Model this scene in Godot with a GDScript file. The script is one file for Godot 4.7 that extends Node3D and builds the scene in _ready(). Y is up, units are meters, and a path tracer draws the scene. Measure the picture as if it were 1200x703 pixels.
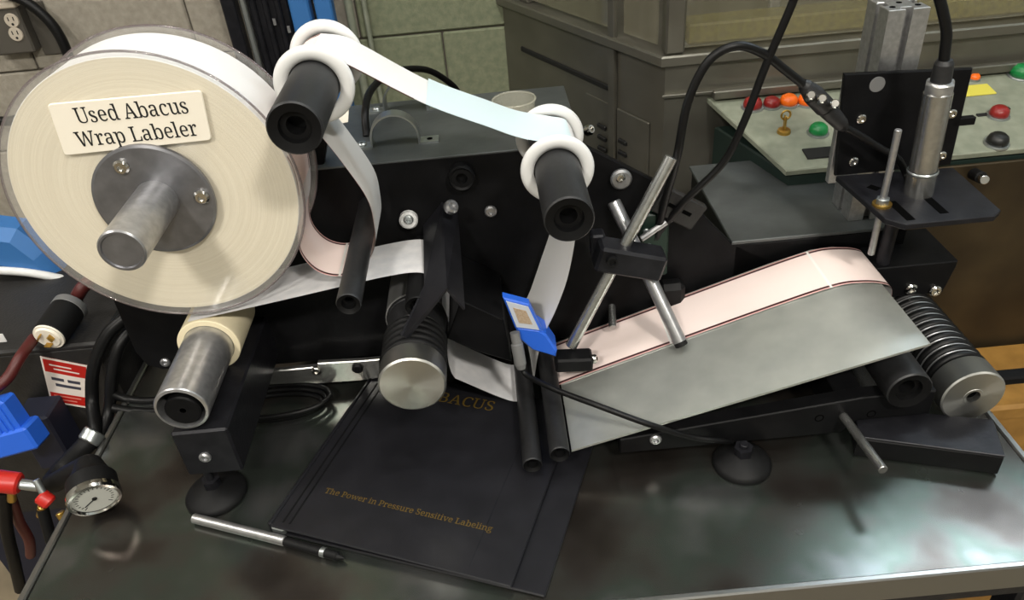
extends Node3D
# A wrap labeling machine standing on a steel workbench in a workshop. y is up, units are metres, the bench top is y = 0,
# the face of the machine's mounting plate is z = 0 and its rollers point towards +z.

var M := {}
var taken := {}


func _ready() -> void:
	# ---------------------------------------------------------------- camera, air, lights, exposure
	var cam := Camera3D.new()
	cam.name = "camera"
	cam.position = Vector3(0, 0.83, 1.0)
	cam.rotation_degrees = Vector3(-34.9, 0, -5.43)
	cam.fov = 42.45
	cam.near = 0.02
	cam.far = 40.0
	add_child(cam)
	cam.current = true
	var e := Environment.new()
	e.background_mode = Environment.BG_COLOR
	e.background_color = Color(0.05, 0.055, 0.06)
	e.tonemap_mode = Environment.TONE_MAPPER_LINEAR
	e.tonemap_exposure = 1.6
	e.sdfgi_enabled = true
	e.ssao_enabled = true
	e.ssil_enabled = true
	var we := WorldEnvironment.new()
	we.name = "surroundings"
	we.environment = e
	add_child(we)
	make_materials()
	ceiling_lamp(Vector3(0.92, 2.5, 2.26), Vector2(0.34, 0.34), 5.0, Color(1.0, 0.98, 0.94), "square ceiling lamp over the right front of the bench", "")
	ceiling_lamp(Vector3(-0.99, 2.5, 2.57), Vector2(0.34, 0.34), 5.0, Color(1.0, 0.98, 0.94), "square ceiling lamp over the left front of the bench", "")
	ceiling_lamp(Vector3(-2.2, 2.5, 0.4), Vector2(1.2, 0.6), 1.5, Color(1.0, 0.98, 0.95), "added long fill lamp above the left side of the workshop", "")  # unseen fill lamp, added to brighten the walls and metal
	ceiling_lamp(Vector3(0.2, 2.5, 0.35), Vector2(1.2, 0.6), 0.2, Color(0.97, 0.98, 1.0), "added long fill lamp straight above the bench", "")  # weak unseen fill, added to lift the upper faces
	high_window(Vector3(2.05, 1.95, -0.95), Vector2(1.5, 0.8), 4.2, Color(0.89, 0.955, 1.0))
	# ---------------------------------------------------------------- large structure
	room()
	cabinet()
	console()
	bench()
	# ---------------------------------------------------------------- objects
	labeler()
	label_reel()
	webs()
	shelf_things()
	left_things()
	bench_things()
	back_things()
	cables()


# ==================================================================== materials
func noise_tex(freq: float, a: Color, b: Color, sd: int, w := 256, h := 256, oct := 4) -> NoiseTexture2D:
	var n := FastNoiseLite.new()
	n.noise_type = FastNoiseLite.TYPE_SIMPLEX_SMOOTH
	n.seed = sd
	n.frequency = freq
	n.fractal_octaves = oct
	var t := NoiseTexture2D.new()
	t.noise = n
	t.width = w
	t.height = h
	t.seamless = true
	var g := Gradient.new()
	g.set_color(0, a)
	g.set_color(1, b)
	t.color_ramp = g
	return t


func bump_tex(freq: float, strength: float, sd: int, w := 256, h := 256) -> NoiseTexture2D:
	var t := noise_tex(freq, Color.BLACK, Color.WHITE, sd, w, h, 3)
	t.color_ramp = null
	t.as_normal_map = true
	t.bump_strength = strength
	return t


func mat(c: Color, rough: float, metal := 0.0, spec := 0.5) -> StandardMaterial3D:
	var m := StandardMaterial3D.new()
	m.albedo_color = c
	m.roughness = rough
	m.metallic = metal
	m.metallic_specular = spec
	return m


# mottled: colour varies between a and b in patches; scale = repeats per metre
func mottled(a: Color, b: Color, rough: float, metal: float, freq: float, scale: float, sd: int, bump := 0.0) -> StandardMaterial3D:
	var m := mat(Color.WHITE, rough, metal)
	m.albedo_texture = noise_tex(freq, a, b, sd)
	m.uv1_triplanar = true
	m.uv1_world_triplanar = true
	m.uv1_scale = Vector3.ONE * scale
	if bump > 0.0:
		m.normal_enabled = true
		m.normal_texture = bump_tex(freq * 4.0, bump, sd + 1)
		m.normal_scale = 0.5
	return m


func make_materials() -> void:
	M.black = mottled(Color(0.05, 0.05, 0.055), Color(0.085, 0.085, 0.09), 0.45, 0.0, 0.02, 3.0, 3, 0.3)
	M.black.metallic_specular = 0.22
	M.black_metal = mottled(Color(0.10, 0.10, 0.115), Color(0.15, 0.15, 0.165), 0.38, 0.3, 0.02, 5.0, 4, 0.3)
	M.black_metal.metallic_specular = 0.35
	M.cover_sheen_grey = mottled(Color(0.24, 0.255, 0.255), Color(0.33, 0.345, 0.345), 0.36, 0.3, 0.012, 2.5, 5, 0.3)  # on the black covers, the ceiling's grey reflection is put into this colour
	M.rubber = mat(Color(0.07, 0.07, 0.073), 0.55, 0.0, 0.3)
	M.roller_black = mottled(Color(0.10, 0.10, 0.105), Color(0.15, 0.15, 0.155), 0.48, 0.1, 0.05, 8.0, 6)
	M.roller_end = mat(Color(0.06, 0.06, 0.063), 0.5, 0.0, 0.25)
	M.bore = mat(Color(0.02, 0.02, 0.02), 0.9, 0.0, 0.1)
	M.white_plastic = mat(Color(0.85, 0.85, 0.845), 0.42)
	M.steel = mottled(Color(0.64, 0.64, 0.63), Color(0.76, 0.76, 0.75), 0.26, 0.92, 0.03, 10.0, 7)
	M.steel_dark = mottled(Color(0.60, 0.60, 0.61), Color(0.74, 0.74, 0.745), 0.30, 0.8, 0.03, 9.0, 8)
	M.chrome = mat(Color(0.82, 0.81, 0.79), 0.12, 1.0)
	M.zinc = mat(Color(0.68, 0.70, 0.70), 0.35, 0.9)
	M.alu = mottled(Color(0.66, 0.66, 0.66), Color(0.78, 0.78, 0.78), 0.38, 0.9, 0.03, 12.0, 9)
	M.ramp = mottled(Color(0.66, 0.67, 0.65), Color(0.76, 0.77, 0.745), 0.40, 0.7, 0.012, 4.0, 10)
	M.turned = mat(Color(0.68, 0.68, 0.665), 0.33, 0.95)
	M.turned.anisotropy_enabled = true
	M.turned.anisotropy = 0.85
	M.hub = mottled(Color(0.44, 0.44, 0.455), Color(0.53, 0.53, 0.545), 0.34, 0.7, 0.02, 6.0, 11)
	M.cream = mat(Color(0.91, 0.86, 0.73), 0.75)
	M.pack_face = mat(Color.WHITE, 0.62)
	M.pack_face.albedo_texture = noise_tex(0.09, Color(0.89, 0.85, 0.76), Color(0.95, 0.92, 0.84), 12, 16, 512, 4)
	M.pack_face.uv1_scale = Vector3(1, 8, 1)
	M.paper = mat(Color(0.87, 0.865, 0.86), 0.55)
	M.cool_label = mat(Color(0.80, 0.86, 0.875), 0.4)
	M.rim = mat(Color(0.42, 0.37, 0.38, 0.55), 0.1)
	M.rim.transparency = BaseMaterial3D.TRANSPARENCY_ALPHA
	M.liner = mottled(Color(0.80, 0.80, 0.81), Color(0.92, 0.91, 0.91), 0.30, 0.0, 0.02, 6.0, 13)
	M.pink = mat(Color(0.93, 0.80, 0.77), 0.42)
	M.pink_web = web_print(2)
	M.clear = mat(Color(0.93, 0.92, 0.90, 0.10), 0.06)
	M.clear.transparency = BaseMaterial3D.TRANSPARENCY_ALPHA
	M.frosted = mat(Color(0.80, 0.79, 0.72, 0.22), 0.15)
	M.frosted.transparency = BaseMaterial3D.TRANSPARENCY_ALPHA
	M.glass = mat(Color(0.62, 0.60, 0.50, 0.16), 0.05)
	M.glass.transparency = BaseMaterial3D.TRANSPARENCY_ALPHA
	M.card = mat(Color(0.93, 0.90, 0.84), 0.6)
	M.ink = mat(Color(0.03, 0.03, 0.03), 0.6)
	M.gold = mat(Color(0.42, 0.34, 0.13), 0.45, 0.5)
	M.vinyl = mottled(Color(0.085, 0.085, 0.098), Color(0.115, 0.115, 0.13), 0.36, 0.0, 0.02, 4.0, 14, 0.2)
	M.vinyl.metallic_specular = 0.4
	M.bench = mottled(Color(0.25, 0.235, 0.22), Color(0.40, 0.41, 0.395), 0.34, 0.85, 0.016, 1.1, 15)
	var stains := Gradient.new()
	stains.offsets = PackedFloat32Array([0.0, 0.30, 0.48, 0.62, 0.80, 1.0])
	stains.colors = PackedColorArray([Color(0.22, 0.20, 0.185), Color(0.29, 0.27, 0.255), Color(0.33, 0.33, 0.315), Color(0.315, 0.345, 0.32), Color(0.40, 0.41, 0.405), Color(0.46, 0.46, 0.455)])
	(M.bench.albedo_texture as NoiseTexture2D).color_ramp = stains
	M.bench.roughness_texture = noise_tex(0.012, Color(0.78, 0.78, 0.78), Color(1, 1, 1), 16, 512, 512, 5)
	M.bench.roughness = 0.28
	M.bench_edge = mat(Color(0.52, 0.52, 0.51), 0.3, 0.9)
	M.block = mottled(Color(0.54, 0.515, 0.47), Color(0.62, 0.595, 0.545), 0.9, 0.0, 0.03, 5.0, 17, 1.5)
	M.block_green_light = mottled(Color(0.40, 0.425, 0.34), Color(0.49, 0.505, 0.41), 0.85, 0.0, 0.03, 5.0, 18, 1.5)  # green cast of reflected window light mixed into the block colour
	M.mortar = mat(Color(0.33, 0.31, 0.28), 0.95)
	M.wall = mat(Color(0.60, 0.595, 0.57), 0.9)
	M.ceiling = mat(Color(0.82, 0.82, 0.80), 0.95)
	M.floor = mottled(Color(0.42, 0.38, 0.31), Color(0.56, 0.51, 0.42), 0.65, 0.0, 0.02, 1.2, 19)
	M.stainless = mottled(Color(0.39, 0.38, 0.345), Color(0.50, 0.49, 0.45), 0.34, 0.7, 0.012, 1.6, 20)
	M.brown_reflection = mottled(Color(0.22, 0.185, 0.135), Color(0.31, 0.265, 0.19), 0.42, 0.6, 0.010, 2.0, 22)  # stainless apron with the brown it mirrors painted into the colour
	M.console_paint = mottled(Color(0.45, 0.47, 0.41), Color(0.55, 0.565, 0.50), 0.55, 0.0, 0.02, 5.0, 23)
	M.console_side = mat(Color(0.10, 0.16, 0.14), 0.5)
	M.blue = mat(Color(0.15, 0.38, 0.82), 0.42)
	M.blue_pale = mat(Color(0.20, 0.42, 0.66), 0.5)
	M.navy = mat(Color(0.07, 0.085, 0.16), 0.6)
	M.red = mat(Color(0.70, 0.13, 0.10), 0.4)
	M.button_red = mat(Color(0.50, 0.10, 0.09), 0.35)
	M.button_orange = mat(Color(0.90, 0.40, 0.06), 0.35)
	M.button_green = mat(Color(0.05, 0.45, 0.22), 0.35)
	M.button_black = mat(Color(0.06, 0.06, 0.06), 0.45)
	M.yellow = mat(Color(0.80, 0.76, 0.30), 0.6)
	M.conveyor = mottled(Color(0.34, 0.31, 0.16), Color(0.48, 0.45, 0.20), 0.6, 0.0, 0.03, 8.0, 25)
	M.ochre = mottled(Color(0.50, 0.36, 0.15), Color(0.62, 0.46, 0.22), 0.5, 0.0, 0.02, 3.0, 26)
	M.brass = mat(Color(0.75, 0.60, 0.30), 0.3, 0.9)
	M.cable = mat(Color(0.05, 0.05, 0.053), 0.42, 0.0, 0.35)
	M.cable_red = mat(Color(0.30, 0.08, 0.07), 0.5)
	M.box_black = mottled(Color(0.10, 0.095, 0.095), Color(0.14, 0.135, 0.13), 0.55, 0.0, 0.03, 5.0, 24, 0.8)
	M.grey_plastic = mat(Color(0.42, 0.42, 0.42), 0.45)
	M.dial = mat(Color(0.75, 0.75, 0.72), 0.4)
	M.dark_green = mat(Color(0.04, 0.14, 0.10), 0.4)
	M.outlet = mat(Color(0.30, 0.285, 0.26), 0.45)
	M.outlet_face = mat(Color(0.72, 0.68, 0.62), 0.45)
	M.daylight = mat(Color(1, 1, 1), 0.5)
	M.daylight.emission_enabled = true
	M.daylight.emission = Color(0.89, 0.955, 1.0)
	M.daylight.emission_energy_multiplier = 4.2
	M.lamp = mat(Color(1, 1, 1), 0.5)
	M.lamp.emission_enabled = true
	M.lamp.emission = Color(1, 0.98, 0.95)
	M.lamp.emission_energy_multiplier = 5.0


# ==================================================================== names and nodes
func numbered(called: String) -> String:
	if not taken.has(called):
		taken[called] = 0
		return called
	taken[called] += 1
	return "%s_%03d" % [called, taken[called]]


func tag(o: Node3D, label: String, category := "", group := "") -> Node3D:
	o.set_meta("label", label)
	if category:
		o.set_meta("category", category)
	if group:
		o.set_meta("group", group)
	return o


func thing(called: String, label: String, category: String, at := Vector3.ZERO, group := "") -> Node3D:
	var o := Node3D.new()
	o.name = numbered(called)
	o.position = at
	add_child(o)
	return tag(o, label, category, group)


# commits a shape (in scene coordinates) as one named mesh below a thing, a part or the root
func obj(called: String, st: SurfaceTool, m: Material, parent: Node3D = null) -> MeshInstance3D:
	st.generate_normals()
	return put(called, st.commit(), m, Transform3D.IDENTITY, parent)


func put(called: String, mesh: Mesh, m: Material, xf: Transform3D, parent: Node3D = null) -> MeshInstance3D:
	var o := MeshInstance3D.new()
	o.mesh = mesh
	o.material_override = m
	if parent == null:
		o.name = numbered(called)
		o.transform = xf
		add_child(o)
		return o
	o.name = called
	var up: Node3D = parent
	var base := Transform3D.IDENTITY
	while up != self:
		base = up.transform * base
		up = up.get_parent()
	o.transform = base.affine_inverse() * xf
	parent.add_child(o, true)
	return o


func struct(o: Node3D) -> Node3D:
	o.set_meta("kind", "structure")
	return o


# ==================================================================== shapes
func mb() -> SurfaceTool:
	var st := SurfaceTool.new()
	st.begin(Mesh.PRIMITIVE_TRIANGLES)
	return st


func vert(st: SurfaceTool, p: Vector3, uv: Vector2) -> void:
	st.set_uv(uv)
	st.add_vertex(p)


# a, b, c, d run counter-clockwise seen from outside
func quad(st: SurfaceTool, a: Vector3, b: Vector3, c: Vector3, d: Vector3, g := -1, ua := Vector2(0, 0), ub := Vector2(1, 0), uc := Vector2(1, 1), ud := Vector2(0, 1)) -> void:
	st.set_smooth_group(g)
	vert(st, a, ua); vert(st, c, uc); vert(st, b, ub)
	vert(st, a, ua); vert(st, d, ud); vert(st, c, uc)


func tri(st: SurfaceTool, a: Vector3, b: Vector3, c: Vector3, g := -1) -> void:
	st.set_smooth_group(g)
	vert(st, a, Vector2(a.x, a.y)); vert(st, c, Vector2(c.x, c.y)); vert(st, b, Vector2(b.x, b.y))


# a box with chamfered edges, centred on xf
func box(st: SurfaceTool, xf: Transform3D, size: Vector3, bv := 0.002) -> void:
	var h := size / 2.0
	bv = minf(bv, minf(h.x, minf(h.y, h.z)) * 0.8)
	for ax in 3:
		var u := (ax + 1) % 3
		var v := (ax + 2) % 3
		for s in [-1.0, 1.0]:
			var c := []
			for k in [[-1, -1], [1, -1], [1, 1], [-1, 1]]:
				var p := Vector3.ZERO
				p[ax] = s * h[ax]
				p[u] = k[0] * (h[u] - bv)
				p[v] = k[1] * (h[v] - bv)
				c.append(xf * p)
			if s < 0:
				c.reverse()
			quad(st, c[0], c[1], c[2], c[3])
	for ax in 3:
		var u := (ax + 1) % 3
		var v := (ax + 2) % 3
		for su in [-1.0, 1.0]:
			for sv in [-1.0, 1.0]:
				var c := []
				for k in [[0, -1], [1, -1], [1, 1], [0, 1]]:
					var p := Vector3.ZERO
					p[ax] = k[1] * (h[ax] - bv)
					p[u] = su * (h[u] - (bv if k[0] else 0.0))
					p[v] = sv * (h[v] - (0.0 if k[0] else bv))
					c.append(xf * p)
				if su * sv > 0:
					quad(st, c[0], c[3], c[2], c[1])
				else:
					quad(st, c[0], c[1], c[2], c[3])
	for sx in [-1.0, 1.0]:
		for sy in [-1.0, 1.0]:
			for sz in [-1.0, 1.0]:
				var s := Vector3(sx, sy, sz)
				var a := xf * (s * Vector3(h.x, h.y - bv, h.z - bv))
				var b := xf * (s * Vector3(h.x - bv, h.y, h.z - bv))
				var c := xf * (s * Vector3(h.x - bv, h.y - bv, h.z))
				if sx * sy * sz > 0:
					tri(st, a, b, c)
				else:
					tri(st, a, c, b)


func at(p: Vector3) -> Transform3D:
	return Transform3D(Basis.IDENTITY, p)


func bx(st: SurfaceTool, lo: Vector3, hi: Vector3, bv := 0.002) -> void:
	box(st, at((lo + hi) / 2.0), hi - lo, bv)


# a frame whose z axis points along d
func along(o: Vector3, d: Vector3, hint := Vector3.UP) -> Transform3D:
	var z := d.normalized()
	if absf(z.dot(hint)) > 0.98:
		hint = Vector3.BACK
	var x := hint.cross(z).normalized()
	return Transform3D(Basis(x, z.cross(x), z), o)


# profile of (radius, z) from the front centre outwards and back; turned about z
func lathe(st: SurfaceTool, xf: Transform3D, prof: Array, segs := 32, smooth := false) -> void:
	var run := 0.0
	for i in prof.size() - 1:
		var p: Vector2 = prof[i]
		var q: Vector2 = prof[i + 1]
		var nxt := run + p.distance_to(q)
		var g: int = 1 if smooth else i + 1
		for k in segs:
			var a := TAU * k / segs
			var b := TAU * ((k + 1) % segs) / segs
			var u0 := float(k) / segs
			var u1 := float(k + 1) / segs
			var p0 := xf * Vector3(p.x * cos(a), p.x * sin(a), p.y)
			var p1 := xf * Vector3(p.x * cos(b), p.x * sin(b), p.y)
			var q0 := xf * Vector3(q.x * cos(a), q.x * sin(a), q.y)
			var q1 := xf * Vector3(q.x * cos(b), q.x * sin(b), q.y)
			st.set_smooth_group(g)
			if p.x > 1e-6:
				vert(st, p0, Vector2(u0, run)); vert(st, p1, Vector2(u1, run)); vert(st, q1, Vector2(u1, nxt))
			if q.x > 1e-6:
				vert(st, p0, Vector2(u0, run)); vert(st, q1, Vector2(u1, nxt)); vert(st, q0, Vector2(u0, nxt))
		run = nxt


# a plain round bar from a to b with chamfered ends
func bar(st: SurfaceTool, a: Vector3, b: Vector3, r: float, segs := 20, ch := 0.0008) -> void:
	var l := a.distance_to(b)
	lathe(st, along(a, b - a), [Vector2(0, l), Vector2(r - ch, l), Vector2(r, l - ch), Vector2(r, ch), Vector2(r - ch, 0), Vector2(0, 0)], segs)


func torus(st: SurfaceTool, xf: Transform3D, R: float, r: float, segs := 36, n := 8) -> void:
	var prof := []
	for i in n + 1:
		var a := -TAU * i / n + PI
		prof.append(Vector2(R + r * cos(a), r * sin(a)))
	lathe(st, xf, prof, segs, true)


func smooth_path(pts: Array, n := 8) -> Array:
	var out := []
	for i in pts.size() - 1:
		var p0 = pts[maxi(i - 1, 0)]
		var p1 = pts[i]
		var p2 = pts[i + 1]
		var p3 = pts[mini(i + 2, pts.size() - 1)]
		for k in n:
			var t := float(k) / n
			out.append(0.5 * ((2.0 * p1) + (p2 - p0) * t + (2.0 * p0 - 5.0 * p1 + 4.0 * p2 - p3) * t * t + (3.0 * p1 - p0 - 3.0 * p2 + p3) * t * t * t))
	out.append(pts[-1])
	return out


func tube(st: SurfaceTool, pts: Array, r: float, segs := 10) -> void:
	var t: Vector3 = (pts[1] - pts[0]).normalized()
	var f := along(pts[0], t)
	var x := f.basis.x
	var rings := []
	for i in pts.size():
		var d: Vector3 = (pts[mini(i + 1, pts.size() - 1)] - pts[maxi(i - 1, 0)]).normalized()
		x = (x - d * x.dot(d)).normalized()
		var y := d.cross(x)
		var ring := []
		for k in segs:
			var a := TAU * k / segs
			ring.append(pts[i] + (x * cos(a) + y * sin(a)) * r)
		rings.append(ring)
	for i in rings.size() - 1:
		for k in segs:
			var k2 := (k + 1) % segs
			quad(st, rings[i][k], rings[i][k2], rings[i + 1][k2], rings[i + 1][k], 1)
	for k in segs:
		var k2 := (k + 1) % segs
		tri(st, pts[0], rings[0][k2], rings[0][k])
		tri(st, pts[-1], rings[-1][k], rings[-1][k2])


func area2(poly: Array) -> float:
	var s := 0.0
	for i in poly.size():
		s += poly[i].cross(poly[(i + 1) % poly.size()])
	return s


# a polygon in xf's xy plane, from z0 to z1, its front and back edges chamfered by bv
func prism(st: SurfaceTool, poly_in: Array, z0: float, z1: float, xf := Transform3D.IDENTITY, bv := 0.0015) -> void:
	var poly := poly_in.duplicate()
	if area2(poly) < 0.0:
		poly.reverse()
	var n := poly.size()
	bv = minf(bv, (z1 - z0) * 0.45)
	var inner := PackedVector2Array()
	for i in n:
		var a: Vector2 = (poly[i] - poly[(i + n - 1) % n]).normalized()
		var b: Vector2 = (poly[(i + 1) % n] - poly[i]).normalized()
		var na := Vector2(-a.y, a.x)
		var nb := Vector2(-b.y, b.x)
		var m := (na + nb)
		m = m / maxf(m.length_squared() / 2.0, 0.35)
		inner.append(poly[i] + m * bv)
	var ids := Geometry2D.triangulate_polygon(inner)
	for i in range(0, ids.size(), 3):
		var t := [inner[ids[i]], inner[ids[i + 1]], inner[ids[i + 2]]]
		if area2(t) < 0.0:
			t.reverse()
		tri(st, xf * Vector3(t[0].x, t[0].y, z1), xf * Vector3(t[1].x, t[1].y, z1), xf * Vector3(t[2].x, t[2].y, z1))
		tri(st, xf * Vector3(t[0].x, t[0].y, z0), xf * Vector3(t[2].x, t[2].y, z0), xf * Vector3(t[1].x, t[1].y, z0))
	for i in n:
		var j := (i + 1) % n
		var lv := [[inner, z0], [poly, z0 + bv], [poly, z1 - bv], [inner, z1]]
		for k in 3:
			var a: Vector2 = lv[k][0][i]
			var b: Vector2 = lv[k][0][j]
			var c: Vector2 = lv[k + 1][0][j]
			var d: Vector2 = lv[k + 1][0][i]
			quad(st, xf * Vector3(a.x, a.y, lv[k][1]), xf * Vector3(b.x, b.y, lv[k][1]), xf * Vector3(c.x, c.y, lv[k + 1][1]), xf * Vector3(d.x, d.y, lv[k + 1][1]))


# lies flat: a polygon of (x, z) points between heights y0 and y1
func slab(st: SurfaceTool, poly_xz: Array, y0: float, y1: float, bv := 0.0015) -> void:
	var p := []
	for v in poly_xz:
		p.append(Vector2(v.x, -v.y))
	prism(st, p, y0, y1, Transform3D(Basis(Vector3.RIGHT, Vector3.FORWARD, Vector3.UP), Vector3.ZERO), bv)


# one side of a band between an (x, y) path at z1 and one at z0 (the same path unless the band is twisted), lifted by th
func ribbon(st: SurfaceTool, path: Array, z0: float, z1: float, th: float, flip := false, rear: Array = []) -> void:
	var n := path.size()
	var far: Array = rear if rear.size() == n else path
	var run := 0.0
	var last := []
	for i in n:
		var d: Vector2 = (path[mini(i + 1, n - 1)] - path[maxi(i - 1, 0)]).normalized()
		var off := Vector2(-d.y, d.x) * th
		var p: Vector2 = path[i] + off
		var q: Vector2 = far[i] + off
		if i > 0:
			run += path[i].distance_to(path[i - 1])
		var cur := [Vector3(p.x, p.y, z1), Vector3(q.x, q.y, z0), run / 0.1]
		if i > 0:
			if flip:
				quad(st, last[1], cur[1], cur[0], last[0], 1, Vector2(last[2], 0), Vector2(cur[2], 0), Vector2(cur[2], 1), Vector2(last[2], 1))
			else:
				quad(st, last[0], cur[0], cur[1], last[1], 1, Vector2(last[2], 1), Vector2(cur[2], 1), Vector2(cur[2], 0), Vector2(last[2], 0))
		last = cur


func text(called: String, words: String, size: float, font: String, xf: Transform3D, m: Material, parent: Node3D, deep := 0.0006) -> MeshInstance3D:
	var t := TextMesh.new()
	var f := SystemFont.new()
	f.font_names = PackedStringArray([font])
	t.font = f
	t.text = words
	t.font_size = 64
	t.pixel_size = size / 64.0
	t.depth = deep
	t.curve_step = 1.0
	return put(called, t, m, xf, parent)


func picture(w: int, h: int, base: Color, rects: Array) -> ImageTexture:
	var im := Image.create(w, h, false, Image.FORMAT_RGB8)
	im.fill(base)
	for r in rects:
		im.fill_rect(Rect2i(r[0], r[1], r[2], r[3]), r[4])
	return ImageTexture.create_from_image(im)


# hexagon socket screw head on a face that looks along d
func screw(called: String, p: Vector3, r: float, m: Material, parent: Node3D, d := Vector3.BACK, tall := 0.6) -> MeshInstance3D:
	var st := mb()
	lathe(st, along(p, d), [Vector2(0, r * tall * 0.4), Vector2(r * 0.42, r * tall * 0.4), Vector2(r * 0.45, r * tall), Vector2(r * 0.75, r * tall), Vector2(r, r * tall * 0.6), Vector2(r, -0.002), Vector2(0, -0.002)], 14)
	return obj(called, st, m, parent)


# ==================================================================== the room
func ceiling_lamp(p: Vector3, size: Vector2, energy: float, c: Color, label: String, group: String) -> void:
	var o := thing("ceiling_lamp", label, "lamp", p, group)
	var st := mb()
	var hx := size.x / 2.0 + 0.03
	var hz := size.y / 2.0 + 0.03
	bx(st, p + Vector3(-hx, 0.012, -hz), p + Vector3(hx, 0.07, hz), 0.01)
	for s in [-1.0, 1.0]:
		bx(st, p + Vector3(s * (hx - 0.012) - 0.012, -0.012, -hz), p + Vector3(s * (hx - 0.012) + 0.012, 0.014, hz), 0.004)
		bx(st, p + Vector3(-hx, -0.012, s * (hz - 0.012) - 0.012), p + Vector3(hx, 0.014, s * (hz - 0.012) + 0.012), 0.004)
	obj("housing", st, M.white_plastic, o)
	st = mb()
	for sx in [-0.7, 0.7]:
		bar(st, p + Vector3(sx * size.x / 2.0, 0.06, 0), p + Vector3(sx * size.x / 2.0, 0.13, 0), 0.006, 8)
	obj("hanger", st, M.zinc, o)
	st = mb()
	bx(st, p + Vector3(-size.x / 2.0, 0.0, -size.y / 2.0), p + Vector3(size.x / 2.0, 0.010, size.y / 2.0), 0.002)
	obj("diffuser", st, M.lamp, o)
	var l := AreaLight3D.new()
	l.name = "lamp_light"
	l.area_size = size
	l.area_normalize_energy = true
	l.light_energy = energy
	l.light_color = c
	l.area_range = 14.0
	l.area_attenuation = 2.0
	l.shadow_enabled = true
	l.position = Vector3(0, -0.014, 0)
	l.rotation_degrees = Vector3(-90, 0, 0)
	o.add_child(l)


# a high frosted window in the back wall: frame, mullions and panes that daylight fills
func high_window(p: Vector3, size: Vector2, energy: float, c: Color) -> void:
	var o := thing("window_1", "high frosted window in the back wall above the stainless enclosure", "window", p)
	struct(o)
	var h := size / 2.0
	var st := mb()
	for s in [-1.0, 1.0]:
		bx(st, p + Vector3(s * h.x - 0.03, -h.y - 0.03, -0.02), p + Vector3(s * h.x + 0.03, h.y + 0.03, 0.04), 0.004)
		bx(st, p + Vector3(-h.x, s * h.y - 0.03, -0.02), p + Vector3(h.x, s * h.y + 0.03, 0.04), 0.004)
	obj("window_frame", st, M.zinc, o)
	for k in 2:
		st = mb()
		var x := -h.x + size.x * (k + 1) / 3.0
		bx(st, p + Vector3(x - 0.012, -h.y, 0.0), p + Vector3(x + 0.012, h.y, 0.03), 0.003)
		obj("mullion", st, M.zinc, o)
	for k in 3:
		st = mb()
		var x0 := -h.x + size.x * k / 3.0
		bx(st, p + Vector3(x0 + 0.012, -h.y + 0.02, 0.004), p + Vector3(x0 + size.x / 3.0 - 0.012, h.y - 0.02, 0.010), 0.001)
		obj("pane", st, M.daylight, o)
	var l := AreaLight3D.new()
	l.name = "window_light"
	l.area_size = size * 0.94
	l.area_normalize_energy = true
	l.light_energy = energy
	l.light_color = c
	l.area_range = 14.0
	l.area_attenuation = 2.0
	l.shadow_enabled = true
	l.position = Vector3(0, 0, 0.045)
	l.rotation_degrees = Vector3(0, 180, 0)
	o.add_child(l)


func room() -> void:
	var st := mb()
	bx(st, Vector3(-3.4, -1.0, -1.6), Vector3(3.7, -0.9, 4.2), 0.0)
	struct(tag(obj("floor", st, M.floor), "worn tan concrete floor under the bench", "floor"))
	st = mb()
	bx(st, Vector3(-3.4, 2.62, -1.6), Vector3(3.7, 2.72, 4.2), 0.0)
	struct(tag(obj("ceiling", st, M.ceiling), "pale plain ceiling of the workshop", "ceiling"))
	for w in [["wall_left", Vector3(-3.4, -1.0, -1.6), Vector3(-3.2, 2.72, 4.2), "plain pale wall on the left of the workshop"], ["wall_right", Vector3(3.5, -1.0, -1.6), Vector3(3.7, 2.72, 4.2), "plain pale wall on the right of the workshop"], ["wall_front", Vector3(-3.4, -1.0, 4.0), Vector3(3.7, 2.72, 4.2), "plain pale wall behind the viewer"]]:
		st = mb()
		bx(st, w[1], w[2], 0.0)
		struct(tag(obj(w[0], st, M.wall), w[3], "wall"))
	# the back wall: painted concrete blocks in running bond, each its own piece, joints recessed
	var wall := thing("wall_back", "wall of painted concrete blocks behind the machine, green window light put into its colour on the right", "wall")
	struct(wall)
	st = mb()
	bx(st, Vector3(-3.4, -1.0, -1.15), Vector3(3.7, 2.72, -0.958), 0.0)
	obj("mortar", st, M.mortar, wall)
	var shape := {}
	var ys := -0.907
	var row := 0
	while ys < 2.6:
		var x := -3.22 - (0.2 if row % 2 else 0.0)
		while x < 3.5:
			var w := 0.396
			var key := "%d" % (int(x * 7.0 + row * 3) % 2)
			if not shape.has(key):
				st = mb()
				box(st, at(Vector3.ZERO), Vector3(w, 0.196, 0.03), 0.003 if key == "0" else 0.004)
				st.generate_normals()
				shape[key] = st.commit()
			var cx := x + 0.2 + 0.11
			if cx > 1.0 and cx < 3.05 and ys + 0.1 > 1.46 and ys + 0.1 < 2.45:
				x += 0.4
				continue
			put("block", shape[key], M.block if cx < -0.50 else M.block_green_light, at(Vector3(cx, ys + 0.1, -0.965)), wall)
			x += 0.4
		ys += 0.2
		row += 1


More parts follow.
